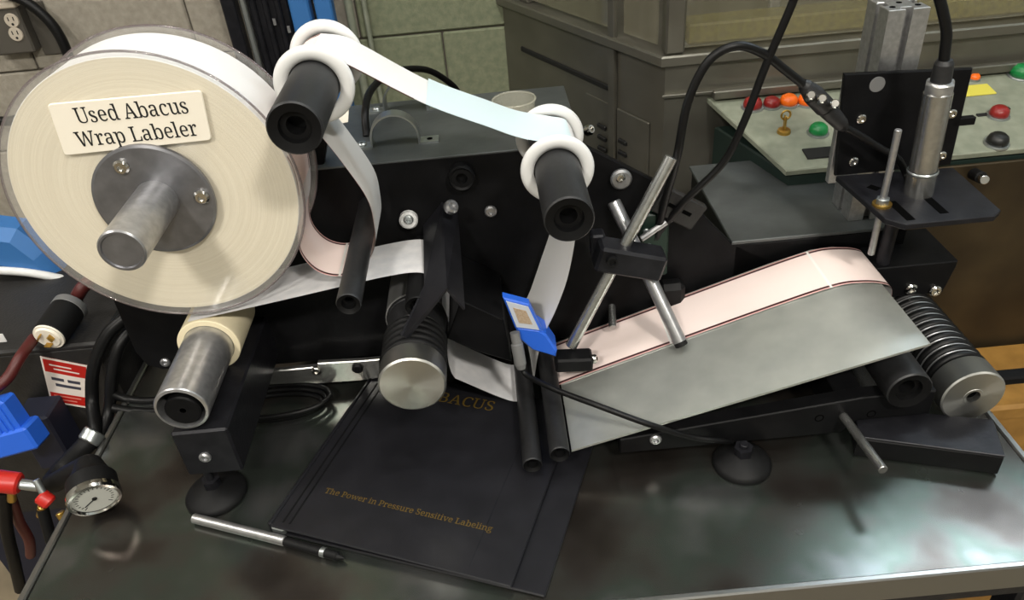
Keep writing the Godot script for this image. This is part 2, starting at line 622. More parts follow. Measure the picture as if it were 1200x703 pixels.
# ==================================================================== stainless machine behind
func cabinet() -> void:
	var o := thing("machine_enclosure", "large stainless steel machine enclosure with windows behind the bench on the right", "machine", Vector3(0.323, -0.9, -0.4))
	var foot := [Vector2(0.323, -0.4), Vector2(1.9, -0.4), Vector2(1.9, -0.948), Vector2(0.045, -0.948)]
	var st := mb()
	slab(st, foot, -0.9, 0.345, 0.003)
	obj("lower_body", st, M.stainless, o)
	st = mb()
	slab(st, [Vector2(0.312, -0.386), Vector2(1.9, -0.386), Vector2(1.9, -0.948), Vector2(0.030, -0.948)], 0.345, 0.366, 0.003)
	obj("ledge", st, M.stainless, o)
	st = mb()
	slab(st, [Vector2(0.316, -0.390), Vector2(1.9, -0.390), Vector2(1.9, -0.42), Vector2(0.335, -0.42)], 0.286, 0.292, 0.001)
	obj("fold", st, M.stainless, o)
	# the left face runs back at an angle; u points along it, n out of it
	var u := Vector3(-0.276, 0, -0.55).normalized()
	var nrm := Vector3(-u.z, 0, u.x)
	if nrm.x > 0:
		nrm = -nrm
	var face := Transform3D(Basis(u, Vector3.UP, nrm), Vector3(0.323, 0, -0.4))
	if face.basis.determinant() < 0:
		face = Transform3D(Basis(-u, Vector3.UP, nrm), Vector3(0.323, 0, -0.4))
	var sg := -1.0 if face.basis.x.dot(u) < 0 else 1.0
	var local := func(a: float, b: float, lo: float, hi: float, d0: float, d1: float, m: Material, called: String, parent: Node3D) -> MeshInstance3D:
		var q := mb()
		box(q, face * at(Vector3(sg * (a + b) / 2.0, (lo + hi) / 2.0, (d0 + d1) / 2.0)), Vector3(b - a, hi - lo, d1 - d0), 0.002)
		return obj(called, q, m, parent)
	local.call(0.148, 0.170, 0.0, 0.60, 0.0, 0.010, M.stainless, "corner_strip", o)
	local.call(0.175, 0.535, 0.250, 0.262, 0.0, 0.006, M.ink, "door_gap", o)
	var pan: Node3D = local.call(0.040, 0.146, -0.05, 0.222, 0.0, 0.005, M.stainless, "access_panel", o)
	var pan2: Node3D = local.call(0.172, 0.262, -0.05, 0.222, 0.0, 0.003, M.stainless, "access_panel", o)
	for k in 4:
		local.call(0.108, 0.136, 0.150 - k * 0.026, 0.160 - k * 0.026, 0.003, 0.010, M.ink, "louvre", pan)
		local.call(0.182, 0.212, 0.160 - k * 0.026, 0.170 - k * 0.026, 0.003, 0.010, M.ink, "louvre", pan2)
	var latch := mb()
	lathe(latch, along(face * Vector3(sg * 0.40, 0.165, 0.0), nrm), [Vector2(0, 0.022), Vector2(0.012, 0.022), Vector2(0.016, 0.014), Vector2(0.016, 0), Vector2(0, 0)], 16)
	obj("latch_knob", latch, M.rubber, o)
	# upper part: frame posts, panes, roof, and the yellowish conveyor bed seen through the glass
	for p in [Vector2(0.338, -0.41), Vector2(1.15, -0.41), Vector2(1.86, -0.41)]:
		st = mb()
		bx(st, Vector3(p.x - 0.018, 0.366, p.y - 0.018), Vector3(p.x + 0.018, 1.1, p.y + 0.018), 0.004)
		obj("frame_post", st, M.stainless, o)
	local.call(0.50, 0.54, 0.366, 1.1, -0.03, -0.002, M.stainless, "frame_post", o)
	local.call(0.04, 0.145, 0.372, 1.09, -0.016, -0.010, M.glass, "side_pane", o)
	local.call(0.172, 0.50, 0.372, 1.09, -0.016, -0.010, M.glass, "side_pane", o)
	st = mb()
	bx(st, Vector3(0.358, 0.372, -0.414), Vector3(1.13, 1.09, -0.408), 0.001)
	obj("front_pane", st, M.glass, o)
	st = mb()
	bx(st, Vector3(1.17, 0.372, -0.414), Vector3(1.84, 1.09, -0.408), 0.001)
	obj("front_pane", st, M.glass, o)
	st = mb()
	slab(st, foot, 1.1, 1.16, 0.003)
	obj("roof", st, M.stainless, o)
	st = mb()
	bx(st, Vector3(0.37, 0.368, -0.50), Vector3(1.84, 0.405, -0.435), 0.004)
	obj("conveyor_bed", st, M.conveyor, o)
	st = mb()
	bx(st, Vector3(0.30, 0.368, -0.93), Vector3(1.88, 1.08, -0.915), 0.002)
	obj("back_panel", st, M.stainless, o)
	st = mb()
	for k in 3:
		bx(st, Vector3(0.45, 0.44 + k * 0.03, -0.62), Vector3(0.75, 0.452 + k * 0.03, -0.60), 0.002)
	bx(st, Vector3(0.58, 0.368, -0.62), Vector3(0.60, 0.62, -0.60), 0.002)
	bx(st, Vector3(0.86, 0.368, -0.66), Vector3(0.98, 0.56, -0.58), 0.006)
	obj("inner_carriage", st, M.steel_dark, o)


func console() -> void:
	var o := thing("control_console", "pale control console with coloured push buttons beside the stainless enclosure", "control panel", Vector3(0.8, -0.9, -0.27))
	# the desk slopes gently to the front
	var tilt := atan2(0.042, 0.25)
	var desk := Transform3D(Basis(Vector3.RIGHT, tilt), Vector3(0, 0.277, -0.4))
	var st := mb()
	var top := [Vector2(0.404, 0.0), Vector2(0.475, 0.252), Vector2(1.5, 0.252), Vector2(1.5, 0.0)]
	var up_side := desk * Transform3D(Basis(Vector3.RIGHT, Vector3.FORWARD, Vector3.UP), Vector3.ZERO)
	var flat := []
	for v in top:
		flat.append(Vector2(v.x, -v.y))
	prism(st, flat, -0.012, 0.0, up_side, 0.002)
	obj("desk_plate", st, M.console_paint, o)
	st = mb()
	slab(st, [Vector2(0.42, -0.388), Vector2(0.485, -0.16), Vector2(1.5, -0.16), Vector2(1.5, -0.388)], 0.10, 0.222, 0.003)
	obj("pedestal", st, M.console_side, o)
	st = mb()
	bx(st, Vector3(0.70, -0.9, -0.155), Vector3(1.5, 0.215, -0.148), 0.002)
	obj("front_apron", st, M.brown_reflection, o)
	st = mb()
	bx(st, Vector3(0.41, 0.280, -0.388), Vector3(1.5, 0.296, -0.374), 0.002)
	obj("back_rail", st, M.stainless, o)
	var on_desk := func(x: float, z: float) -> Vector3:
		return Vector3(x, 0.277 - (z + 0.4) * tan(tilt), z)
	var nrm := desk.basis.y
	for b in [[0.476, -0.351, 0.017, M.button_red, "dark red button"], [0.511, -0.350, 0.015, M.button_red, "dark red button"], [0.543, -0.351, 0.016, M.button_orange, "orange button"], [0.575, -0.347, 0.016, M.button_orange, "orange button"], [0.562, -0.250, 0.016, M.button_green, "green button"], [0.986, -0.372, 0.020, M.button_green, "green button"], [0.835, -0.170, 0.017, M.button_black, "black button"], [0.880, -0.250, 0.016, M.button_red, "dark red button"], [0.905, -0.168, 0.016, M.button_red, "dark red button"], [0.90, -0.375, 0.010, M.button_orange, "orange button"]]:
		var p: Vector3 = on_desk.call(b[0], b[1])
		var r: float = b[2]
		st = mb()
		lathe(st, along(p, nrm), [Vector2(0, 0.004), Vector2(r * 1.15, 0.004), Vector2(r * 1.2, 0.002), Vector2(r * 1.2, -0.001), Vector2(0, -0.001)], 20)
		var ring := obj("button_collar", st, M.zinc, o)
		st = mb()
		lathe(st, along(p, nrm), [Vector2(0, r * 1.15), Vector2(r * 0.6, r * 1.1), Vector2(r * 0.9, r * 0.85), Vector2(r, r * 0.5), Vector2(r, 0.003), Vector2(0, 0.003)], 20, true)
		ring.set_meta("label", b[4])
		obj("button_cap", st, b[3], ring)
	# brass key switch
	var kp: Vector3 = on_desk.call(0.506, -0.262)
	st = mb()
	lathe(st, along(kp, nrm), [Vector2(0, 0.006), Vector2(0.006, 0.006), Vector2(0.011, 0.005), Vector2(0.012, 0), Vector2(0, 0)], 16)
	var key := obj("key_switch", st, M.brass, o)
	st = mb()
	box(st, at(kp + Vector3(0, 0.018, 0)), Vector3(0.003, 0.026, 0.010), 0.001)
	torus(st, at(kp + Vector3(0, 0.032, 0)), 0.008, 0.002, 16, 6)
	obj("key", st, M.brass, key)
	# yellow legend plate, two small dark plates, selector
	for q in [[0.878, -0.335, 0.07, 0.035, M.yellow, "legend_plate"], [0.895, -0.268, 0.030, 0.008, M.ink, "name_strip"], [0.858, -0.256, 0.026, 0.008, M.ink, "name_strip"], [0.548, -0.19, 0.06, 0.03, M.ink, "display_frame"]]:
		st = mb()
		var p2: Vector3 = on_desk.call(q[0], q[1])
		box(st, Transform3D(desk.basis, p2 + nrm * 0.0015), Vector3(q[2], 0.003, q[3]), 0.001)
		obj(q[5], st, q[4], o)
	st = mb()
	bar(st, Vector3(0.7954, 0.1978, -0.1500), Vector3(0.7913, 0.2048, -0.1200), 0.010, 14)
	var bolt := obj("clamp_bolt", st, M.rubber, o)
	st = mb()
	bar(st, Vector3(0.7913, 0.2048, -0.1200), Vector3(0.7870, 0.2084, -0.1040), 0.0075, 12)
	obj("bolt_end", st, M.chrome, bolt)


func bench() -> void:
	var o := thing("workbench", "dark steel topped workbench that carries the labeling machine", "workbench", Vector3(0, -0.9, 0.05))
	var st := mb()
	bx(st, Vector3(-0.655, -0.008, -0.30), Vector3(0.672, 0.0, 0.458), 0.002)
	obj("bench_top", st, M.bench, o)
	st = mb()
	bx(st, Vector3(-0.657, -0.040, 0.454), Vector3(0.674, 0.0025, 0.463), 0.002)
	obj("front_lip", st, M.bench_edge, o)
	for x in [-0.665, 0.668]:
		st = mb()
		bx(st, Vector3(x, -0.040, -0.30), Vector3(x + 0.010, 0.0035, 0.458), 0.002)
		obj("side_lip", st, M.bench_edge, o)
	st = mb()
	bx(st, Vector3(-0.684, -0.050, -0.30), Vector3(-0.667, -0.018, 0.458), 0.003)
	obj("side_rail", st, M.cover_sheen_grey, o)
	for x in [-0.62, 0.60]:
		for z in [-0.26, 0.41]:
			st = mb()
			bx(st, Vector3(x, -0.9, z), Vector3(x + 0.045, -0.008, z + 0.04), 0.004)
			obj("leg", st, M.black_metal, o)
	st = mb()
	bx(st, Vector3(-0.62, -0.075, 0.415), Vector3(0.645, -0.009, 0.450), 0.003)
	obj("apron", st, M.black_metal, o)
	st = mb()
	bx(st, Vector3(-0.62, -0.70, -0.25), Vector3(0.64, -0.68, 0.44), 0.003)
	obj("lower_shelf", st, M.black_metal, o)


# ==================================================================== the labeling machine
func roller(called: String, c: Vector2, r: float, z0: float, z1: float, parent: Node3D, m: Material) -> MeshInstance3D:
	var st := mb()
	lathe(st, at(Vector3(c.x, c.y, 0)), [Vector2(r * 0.94, z1), Vector2(r, z1 - 0.002), Vector2(r, z0), Vector2(0, z0)], 40)
	var o := obj(called, st, m, parent)
	st = mb()
	lathe(st, at(Vector3(c.x, c.y, 0)), [Vector2(0, z1 - 0.028), Vector2(r * 0.34, z1 - 0.028), Vector2(r * 0.36, z1 - 0.010), Vector2(r * 0.56, z1 - 0.010), Vector2(r * 0.60, z1 - 0.003), Vector2(r * 0.84, z1 - 0.001), Vector2(r * 0.94, z1)], 40)
	obj("end_plug", st, M.roller_end, o)
	return o


func flange(c: Vector2, z: float, parent: Node3D, hole := 0.030) -> void:
	var st := mb()
	var R := 0.0465
	lathe(st, at(Vector3(c.x, c.y, z)), [Vector2(hole, 0.0035), Vector2(R - 0.010, 0.006), Vector2(R - 0.004, 0.005), Vector2(R - 0.001, 0.0025), Vector2(R, 0), Vector2(R - 0.001, -0.0025), Vector2(R - 0.004, -0.005), Vector2(R - 0.010, -0.006), Vector2(hole, -0.0035), Vector2(hole, 0.0035)], 48, true)
	obj("flange", st, M.white_plastic, parent)


func labeler() -> void:
	var o := thing("wrap_labeler", "black wrap labeling machine with rollers, reel spindle and sensor bracket on the bench", "labeling machine", Vector3(0, 0, 0))
	var st := mb()
	# mounting plate and the housing behind it
	prism(st, [Vector2(-0.607, 0.20), Vector2(-0.609, 0.10), Vector2(-0.600, 0.072), Vector2(-0.578, 0.060), Vector2(-0.42, 0.048), Vector2(0.60, 0.045), Vector2(0.60, 0.172), Vector2(0.343, 0.198), Vector2(0.263, 0.290), Vector2(0.117, 0.384), Vector2(-0.40, 0.384), Vector2(-0.56, 0.30)], -0.012, 0.0)
	var plate := obj("mounting_plate", st, M.black, o)
	for s in [[Vector2(-0.1904, 0.3587), 0.0075], [Vector2(-0.0187, 0.2939), 0.009], [Vector2(-0.3980, 0.0849), 0.008], [Vector2(-0.5686, 0.0755), 0.008]]:
		screw("screw", Vector3(s[0].x, s[0].y, 0), s[1], M.steel_dark, plate)
	st = mb()
	bar(st, Vector3(Vector2(-0.1382, 0.2962).x, Vector2(-0.1382, 0.2962).y, 0.0), Vector3(Vector2(-0.1382, 0.2962).x, Vector2(-0.1382, 0.2962).y, 0.014), 0.0135, 24, 0.003)
	var sp := obj("spacer", st, M.white_plastic, plate)
	screw("spacer_screw", Vector3(Vector2(-0.1371, 0.3005).x, Vector2(-0.1371, 0.3005).y, 0.014), 0.007, M.zinc, plate)
	st = mb()
	bar(st, Vector3(Vector2(0.1714, 0.3276).x, Vector2(0.1714, 0.3276).y, 0.0), Vector3(Vector2(0.1714, 0.3276).x, Vector2(0.1714, 0.3276).y, 0.010), 0.0155, 28, 0.003)
	obj("shaft_nut", st, M.steel_dark, plate)
	screw("nut_screw", Vector3(Vector2(0.1696, 0.3327).x, Vector2(0.1696, 0.3327).y, 0.010), 0.007, M.chrome, plate)
	st = mb()
	lathe(st, at(Vector3(Vector2(-0.0540, 0.3560).x, Vector2(-0.0540, 0.3560).y, 0)), [Vector2(0, 0.004), Vector2(0.007, 0.004), Vector2(0.008, 0.014), Vector2(0.014, 0.014), Vector2(0.017, 0.016), Vector2(0.019, 0.013), Vector2(0.019, -0.001), Vector2(0, -0.001)], 28)
	obj("bushing", st, M.roller_end, plate)
	st = mb()
	slab(st, [Vector2(-0.40, -0.236), Vector2(-0.40, -0.0005), Vector2(0.118, -0.0005), Vector2(0.118, -0.236)], 0.380, 0.3855, 0.001)
	var cover := obj("top_cover", st, M.cover_sheen_grey, o)
	st = mb()
	prism(st, [Vector2(-0.40, 0.06), Vector2(0.113, 0.06), Vector2(0.113, 0.380), Vector2(-0.40, 0.380)], -0.232, -0.012)
	obj("housing", st, M.black, o)
	screw("cover_bolt", Vector3(Vector2(0.1326, 0.3823).x, Vector2(0.1326, 0.3823).y, -0.05), 0.008, M.chrome, o, Vector3(0.6, 0.5, 0.6), 1.0)
	st = mb()
	slab(st, [Vector2(0.343, 0.001), Vector2(0.62, 0.001), Vector2(0.62, -0.27), Vector2(0.343, -0.27)], 0.196, 0.202, 0.001)
	obj("drive_cover", st, M.cover_sheen_grey, o)
	st = mb()
	bx(st, Vector3(0.347, 0.05, -0.266), Vector3(0.615, 0.196, 0.0), 0.003)
	obj("drive_housing", st, M.black, o)
	# posts that carry the two upper rollers
	for c: Vector2 in [Vector2(-0.203, 0.541), Vector2(0.072, 0.406)]:
		st = mb()
		var low := Vector2(-0.268, 0.36) if c.x < 0.0 else Vector2(0.072, 0.30)
		var side := (c - low).normalized().orthogonal() * 0.013
		prism(st, [low - side, low + side, c + side + (c - low).normalized() * 0.014, c - side + (c - low).normalized() * 0.014], -0.030, -0.012)
		bar(st, Vector3(c.x, c.y, -0.02), Vector3(c.x, c.y, 0.01), 0.012, 20)
		obj("roller_post", st, M.black, o)
		var r := roller("idler_roller", c, 0.0288, 0.0, 0.248, o, M.roller_black)
		flange(c, 0.014, r)
		flange(c, 0.118, r)
	roller("dancer_roller", Vector2(-0.192, 0.321), 0.0148, 0.0, 0.248, o, M.roller_black)
	# reel spindle
	var hc := Vector2(-0.4265, 0.420)
	st = mb()
	lathe(st, at(Vector3(hc.x, hc.y, 0)), [Vector2(0.020, 0.128), Vector2(0.070, 0.128), Vector2(0.0732, 0.1265), Vector2(0.0732, 0.122), Vector2(0.020, 0.122)], 64)
	var disc := obj("reel_clamp_disc", st, M.hub, o)
	for s in [Vector2(-0.4483, 0.4689), Vector2(-0.3671, 0.4204), Vector2(-0.4461, 0.3905)]:
		screw("clamp_screw", Vector3(s.x, s.y, 0.128), 0.0095, M.chrome, disc)
	st = mb()
	lathe(st, at(Vector3(hc.x + 0.004, hc.y + 0.001, 0)), [Vector2(0.0245, 0.250), Vector2(0.0262, 0.248), Vector2(0.0262, 0.0), Vector2(0, 0)], 40)
	var shaft := obj("reel_spindle", st, M.steel_dark, o)
	st = mb()
	lathe(st, at(Vector3(hc.x + 0.004, hc.y + 0.001, 0)), [Vector2(0, 0.248), Vector2(0.021, 0.248), Vector2(0.022, 0.250), Vector2(0.0245, 0.250)], 40)
	obj("spindle_end", st, M.hub, shaft)
	# rewind spindle: a chromed tube with a black mandrel inside
	var rc := Vector2(-0.4335, 0.1845)
	st = mb()
	lathe(st, at(Vector3(rc.x, rc.y, 0)), [Vector2(0.0285, 0.225), Vector2(0.0300, 0.249), Vector2(0.0335, 0.248), Vector2(0.0345, 0.246), Vector2(0.0345, 0.0), Vector2(0.0, 0.0)], 44)
	var rs := obj("rewind_spindle", st, M.steel_dark, o)
	st = mb()
	lathe(st, at(Vector3(rc.x, rc.y - 0.004, 0)), [Vector2(0.004, 0.246), Vector2(0.021, 0.247), Vector2(0.023, 0.245), Vector2(0.023, 0.05), Vector2(0, 0.05)], 32)
	obj("mandrel", st, M.black, rs)
	# left floor beam on its foot
	var tl := Vector3(-0.4650, 0.1493, 0.2500)
	var tr := Vector3(-0.3749, 0.1405, 0.2500)
	st = mb()
	bx(st, Vector3(-0.461, 0.066, -0.02), Vector3(-0.386, 0.146, 0.25), 0.003)
	obj("base_beam", st, M.black_metal, o)
	screw("beam_screw", Vector3(-0.428, 0.10, 0.25), 0.008, M.steel_dark, o)
	foot(Vector3(-0.448, 0, 0.226), 0.043, 0.07, o)
	foot(Vector3(0.298, 0, 0.262), 0.040, 0.04, o)
	# flat bar bolted along the base
	st = mb()
	prism(st, [Vector2(-0.4192, 0.0588), Vector2(-0.3203, 0.0591), Vector2(-0.3188, 0.0660), Vector2(-0.2469, 0.0625), Vector2(-0.2195, 0.0626), Vector2(-0.2263, 0.0239), Vector2(-0.2546, 0.0220), Vector2(-0.3282, 0.0238), Vector2(-0.3440, 0.0276), Vector2(-0.4316, 0.0331)], 0.020, 0.030)
	var fb := obj("flat_bar", st, M.steel, o)
	screw("bar_screw", Vector3(Vector2(-0.3232, 0.0523).x, Vector2(-0.3232, 0.0523).y, 0.03), 0.008, M.chrome, fb)
	screw("bar_screw", Vector3(Vector2(-0.2576, 0.0495).x, Vector2(-0.2576, 0.0495).y, 0.03), 0.009, M.rubber, fb)
	# drive roller with a turned end cap and rubber rings
	var dc := Vector2(-0.137, 0.188)
	st = mb()
	lathe(st, at(Vector3(dc.x, dc.y, 0)), [Vector2(0.0, 0.205), Vector2(0.037, 0.205), Vector2(0.037, 0.150), Vector2(0.040, 0.148), Vector2(0.0415, 0.112), Vector2(0.0425, 0.110), Vector2(0.0425, 0.0), Vector2(0, 0)], 48)
	var dr := obj("drive_roller", st, M.roller_black, o)
	st = mb()
	lathe(st, at(Vector3(dc.x, dc.y, 0)), [Vector2(0, 0.248), Vector2(0.041, 0.248), Vector2(0.0435, 0.246), Vector2(0.0435, 0.215), Vector2(0.041, 0.213), Vector2(0, 0.213)], 56)
	obj("end_cap", st, M.turned, dr)
	for k in 5:
		st = mb()
		torus(st, at(Vector3(dc.x, dc.y, 0.207 - k * 0.0125)), 0.0385, 0.0055)
		obj("rubber_ring", st, M.rubber, dr)
	st = mb()
	lathe(st, at(Vector3(dc.x - 0.001, dc.y, 0)), [Vector2(0.0425, 0.105), Vector2(0.0440, 0.104), Vector2(0.0440, 0.012), Vector2(0.0425, 0.010)], 48)
	obj("grip_sleeve", st, M.grey_plastic, dr)
	roller("nip_roller", Vector2(-0.125, 0.250), 0.0165, 0.005, 0.165, o, M.rubber)
	# nip guard: a bent sheet along the rollers, with a triangular cheek at its front
	st = mb()
	var ra := Vector3(-0.0868, 0.318, 0.004)
	var rb := Vector3(-0.0800, 0.294, 0.192)
	var guard := func(a: Vector3, b: Vector3, c: Vector3, d: Vector3) -> void:
		var nn := (b - a).cross(d - a).normalized() * 0.003
		var lo := [a - nn, b - nn, c - nn, d - nn]
		var hi := [a, b, c, d]
		quad(st, hi[0], hi[1], hi[2], hi[3])
		quad(st, lo[3], lo[2], lo[1], lo[0])
		for i in 4:
			var j := (i + 1) % 4
			quad(st, lo[i], lo[j], hi[j], hi[i])
	guard.call(ra, Vector3(-0.119, 0.283, 0.004), Vector3(-0.1132, 0.2742, 0.1500), rb)
	guard.call(Vector3(-0.1132, 0.2742, 0.1500), Vector3(-0.1470, 0.2381, 0.2050), Vector3(-0.1402, 0.2318, 0.2050), rb)
	guard.call(rb, Vector3(-0.0606, 0.2622, 0.1960), Vector3(-0.066, 0.300, 0.004), ra)
	obj("nip_guard", st, M.black_metal, o)
	screw("guard_screw", Vector3(-0.1312, 0.2162, 0.1900), 0.0085, M.steel_dark, o, Vector3(-0.3, 0.6, 0.8), 0.8)
	screw("guard_screw", Vector3(-0.0722, 0.3319, 0.0500), 0.010, M.steel_dark, o, Vector3(0.5, 0.6, 0.5), 0.8)
	# block between the nip and the label sensor
	st = mb()
	prism(st, [Vector2(-0.0704, 0.2249), Vector2(-0.0147, 0.1846), Vector2(-0.0086, 0.1073), Vector2(-0.0540, 0.1305), Vector2(-0.0975, 0.1609)], 0.0, 0.122)
	obj("tension_block", st, M.black, o)
	# two slim guide rollers at the low end of the ramp
	roller("guide_roller", Vector2(0.0066, 0.036), 0.0135, 0.0, 0.262, o, M.roller_black)
	roller("guide_roller", Vector2(0.0450, 0.052), 0.0140, 0.0, 0.262, o, M.roller_black)
	# peel ramp
	st = mb()
	var rp := [Vector2(0.062, 0.0465), Vector2(0.245, 0.110), Vector2(0.400, 0.1625), Vector2(0.462, 0.1805), Vector2(0.495, 0.1825), Vector2(0.528, 0.1765), Vector2(0.530, 0.1715), Vector2(0.462, 0.168), Vector2(0.062, 0.0415)]
	prism(st, rp, 0.010, 0.1155, Transform3D.IDENTITY, 0.001)
	# the bare front half of the sheet flattens from the curved web track to a straight front edge
	var back_edge := smooth_path(rp.slice(0, 6), 5)
	var front_edge := []
	for i in back_edge.size():
		front_edge.append(Vector2(back_edge[i].x, lerpf(0.0465, 0.1775, (back_edge[i].x - 0.062) / 0.466)))
	ribbon(st, front_edge, 0.115, 0.250, 0.0, false, back_edge)
	ribbon(st, front_edge, 0.115, 0.250, -0.0035, true, back_edge)
	for i in front_edge.size() - 1:
		var p: Vector2 = front_edge[i]
		var q: Vector2 = front_edge[i + 1]
		quad(st, Vector3(p.x, p.y - 0.0035, 0.25), Vector3(q.x, q.y - 0.0035, 0.25), Vector3(q.x, q.y, 0.25), Vector3(p.x, p.y, 0.25))
	obj("peel_ramp", st, M.ramp, o)
	# right side rail, exit roller, adjusting pin
	st = mb()
	prism(st, [Vector2(0.13, 0.025), Vector2(0.44, 0.025), Vector2(0.46, 0.046), Vector2(0.560, 0.046), Vector2(0.560, 0.088), Vector2(0.46, 0.088), Vector2(0.13, 0.052)], 0.222, 0.245)
	bx(st, Vector3(0.43, 0.03, -0.005), Vector3(0.47, 0.085, 0.23), 0.002)
	bx(st, Vector3(0.13, 0.03, -0.005), Vector3(0.17, 0.05, 0.23), 0.002)
	var rail := obj("side_rail", st, M.black, o)
	for s in [Vector3(0.4049, 0.0575, 0.2450), Vector3(0.4770, 0.0562, 0.2450)]:
		st = mb()
		lathe(st, at(s), [Vector2(0, -0.004), Vector2(0.0045, -0.004), Vector2(0.005, 0.0005), Vector2(0.0065, 0.0)], 16)
		obj("rail_hole", st, M.bore, rail)
	screw("rail_screw", Vector3(0.1790, 0.0480, 0.2450), 0.0085, M.steel_dark, rail)
	st = mb()
	bar(st, Vector3(0.4378, 0.0580, 0.2450), Vector3(0.4436, 0.0649, 0.3520), 0.0062, 18)
	obj("adjusting_pin", st, M.steel, o)
	roller("exit_roller", Vector2(0.514, 0.104), 0.030, 0.0, 0.258, o, M.roller_black)
	# ringed wrap roller
	var wc := Vector2(0.612, 0.073)
	st = mb()
	lathe(st, at(Vector3(wc.x, wc.y, 0)), [Vector2(0, 0.210), Vector2(0.0335, 0.210), Vector2(0.0335, 0.0), Vector2(0, 0)], 40)
	var wr := obj("wrap_roller", st, M.rubber, o)
	st = mb()
	lathe(st, at(Vector3(wc.x, wc.y, 0)), [Vector2(0.0085, 0.238), Vector2(0.0095, 0.248), Vector2(0.013, 0.248), Vector2(0.0135, 0.2475), Vector2(0.041, 0.248), Vector2(0.0432, 0.246), Vector2(0.0432, 0.213), Vector2(0.041, 0.211), Vector2(0, 0.211)], 56)
	var cap := obj("end_cap", st, M.turned, wr)
	st = mb()
	lathe(st, at(Vector3(wc.x, wc.y, 0)), [Vector2(0, 0.240), Vector2(0.0086, 0.240)], 20)
	obj("cap_socket", st, M.bore, wr)
	st = mb()
	torus(st, at(Vector3(wc.x, wc.y, 0)), 0.0375, 0.0056, 40, 10)
	st.generate_normals()
	var ring := st.commit()
	for k in 14:
		put("grip_ring", ring, M.cable, at(Vector3(0, 0, 0.203 - k * 0.0145)), wr)
	for k in 14:
		st = mb()
		lathe(st, at(Vector3(wc.x, wc.y, 0.1958 - k * 0.0145)), [Vector2(0.034, 0.0012), Vector2(0.0405, 0.0010), Vector2(0.0410, 0.0), Vector2(0.0405, -0.0010), Vector2(0.034, -0.0012)], 40)
		obj("spacer_disc", st, M.steel_dark, wr)
	sensor_stand(o)
	rod_stand(o)
	gap_sensor(o)


func foot(p: Vector3, r: float, h: float, o: Node3D) -> void:
	var st := mb()
	lathe(st, along(p, Vector3.UP), [Vector2(0, 0.022), Vector2(r * 0.35, 0.021), Vector2(r * 0.62, 0.016), Vector2(r * 0.9, 0.010), Vector2(r, 0.005), Vector2(r, 0.0), Vector2(0, 0)], 36, true)
	var f := obj("levelling_foot", st, M.rubber, o)
	st = mb()
	lathe(st, along(p, Vector3.UP), [Vector2(0, 0.034), Vector2(0.013, 0.034), Vector2(0.013, 0.020), Vector2(0, 0.020)], 6)
	bar(st, p + Vector3(0, 0.02, 0), p + Vector3(0, h, 0), 0.006, 14)
	obj("foot_stem", st, M.black_metal, f)


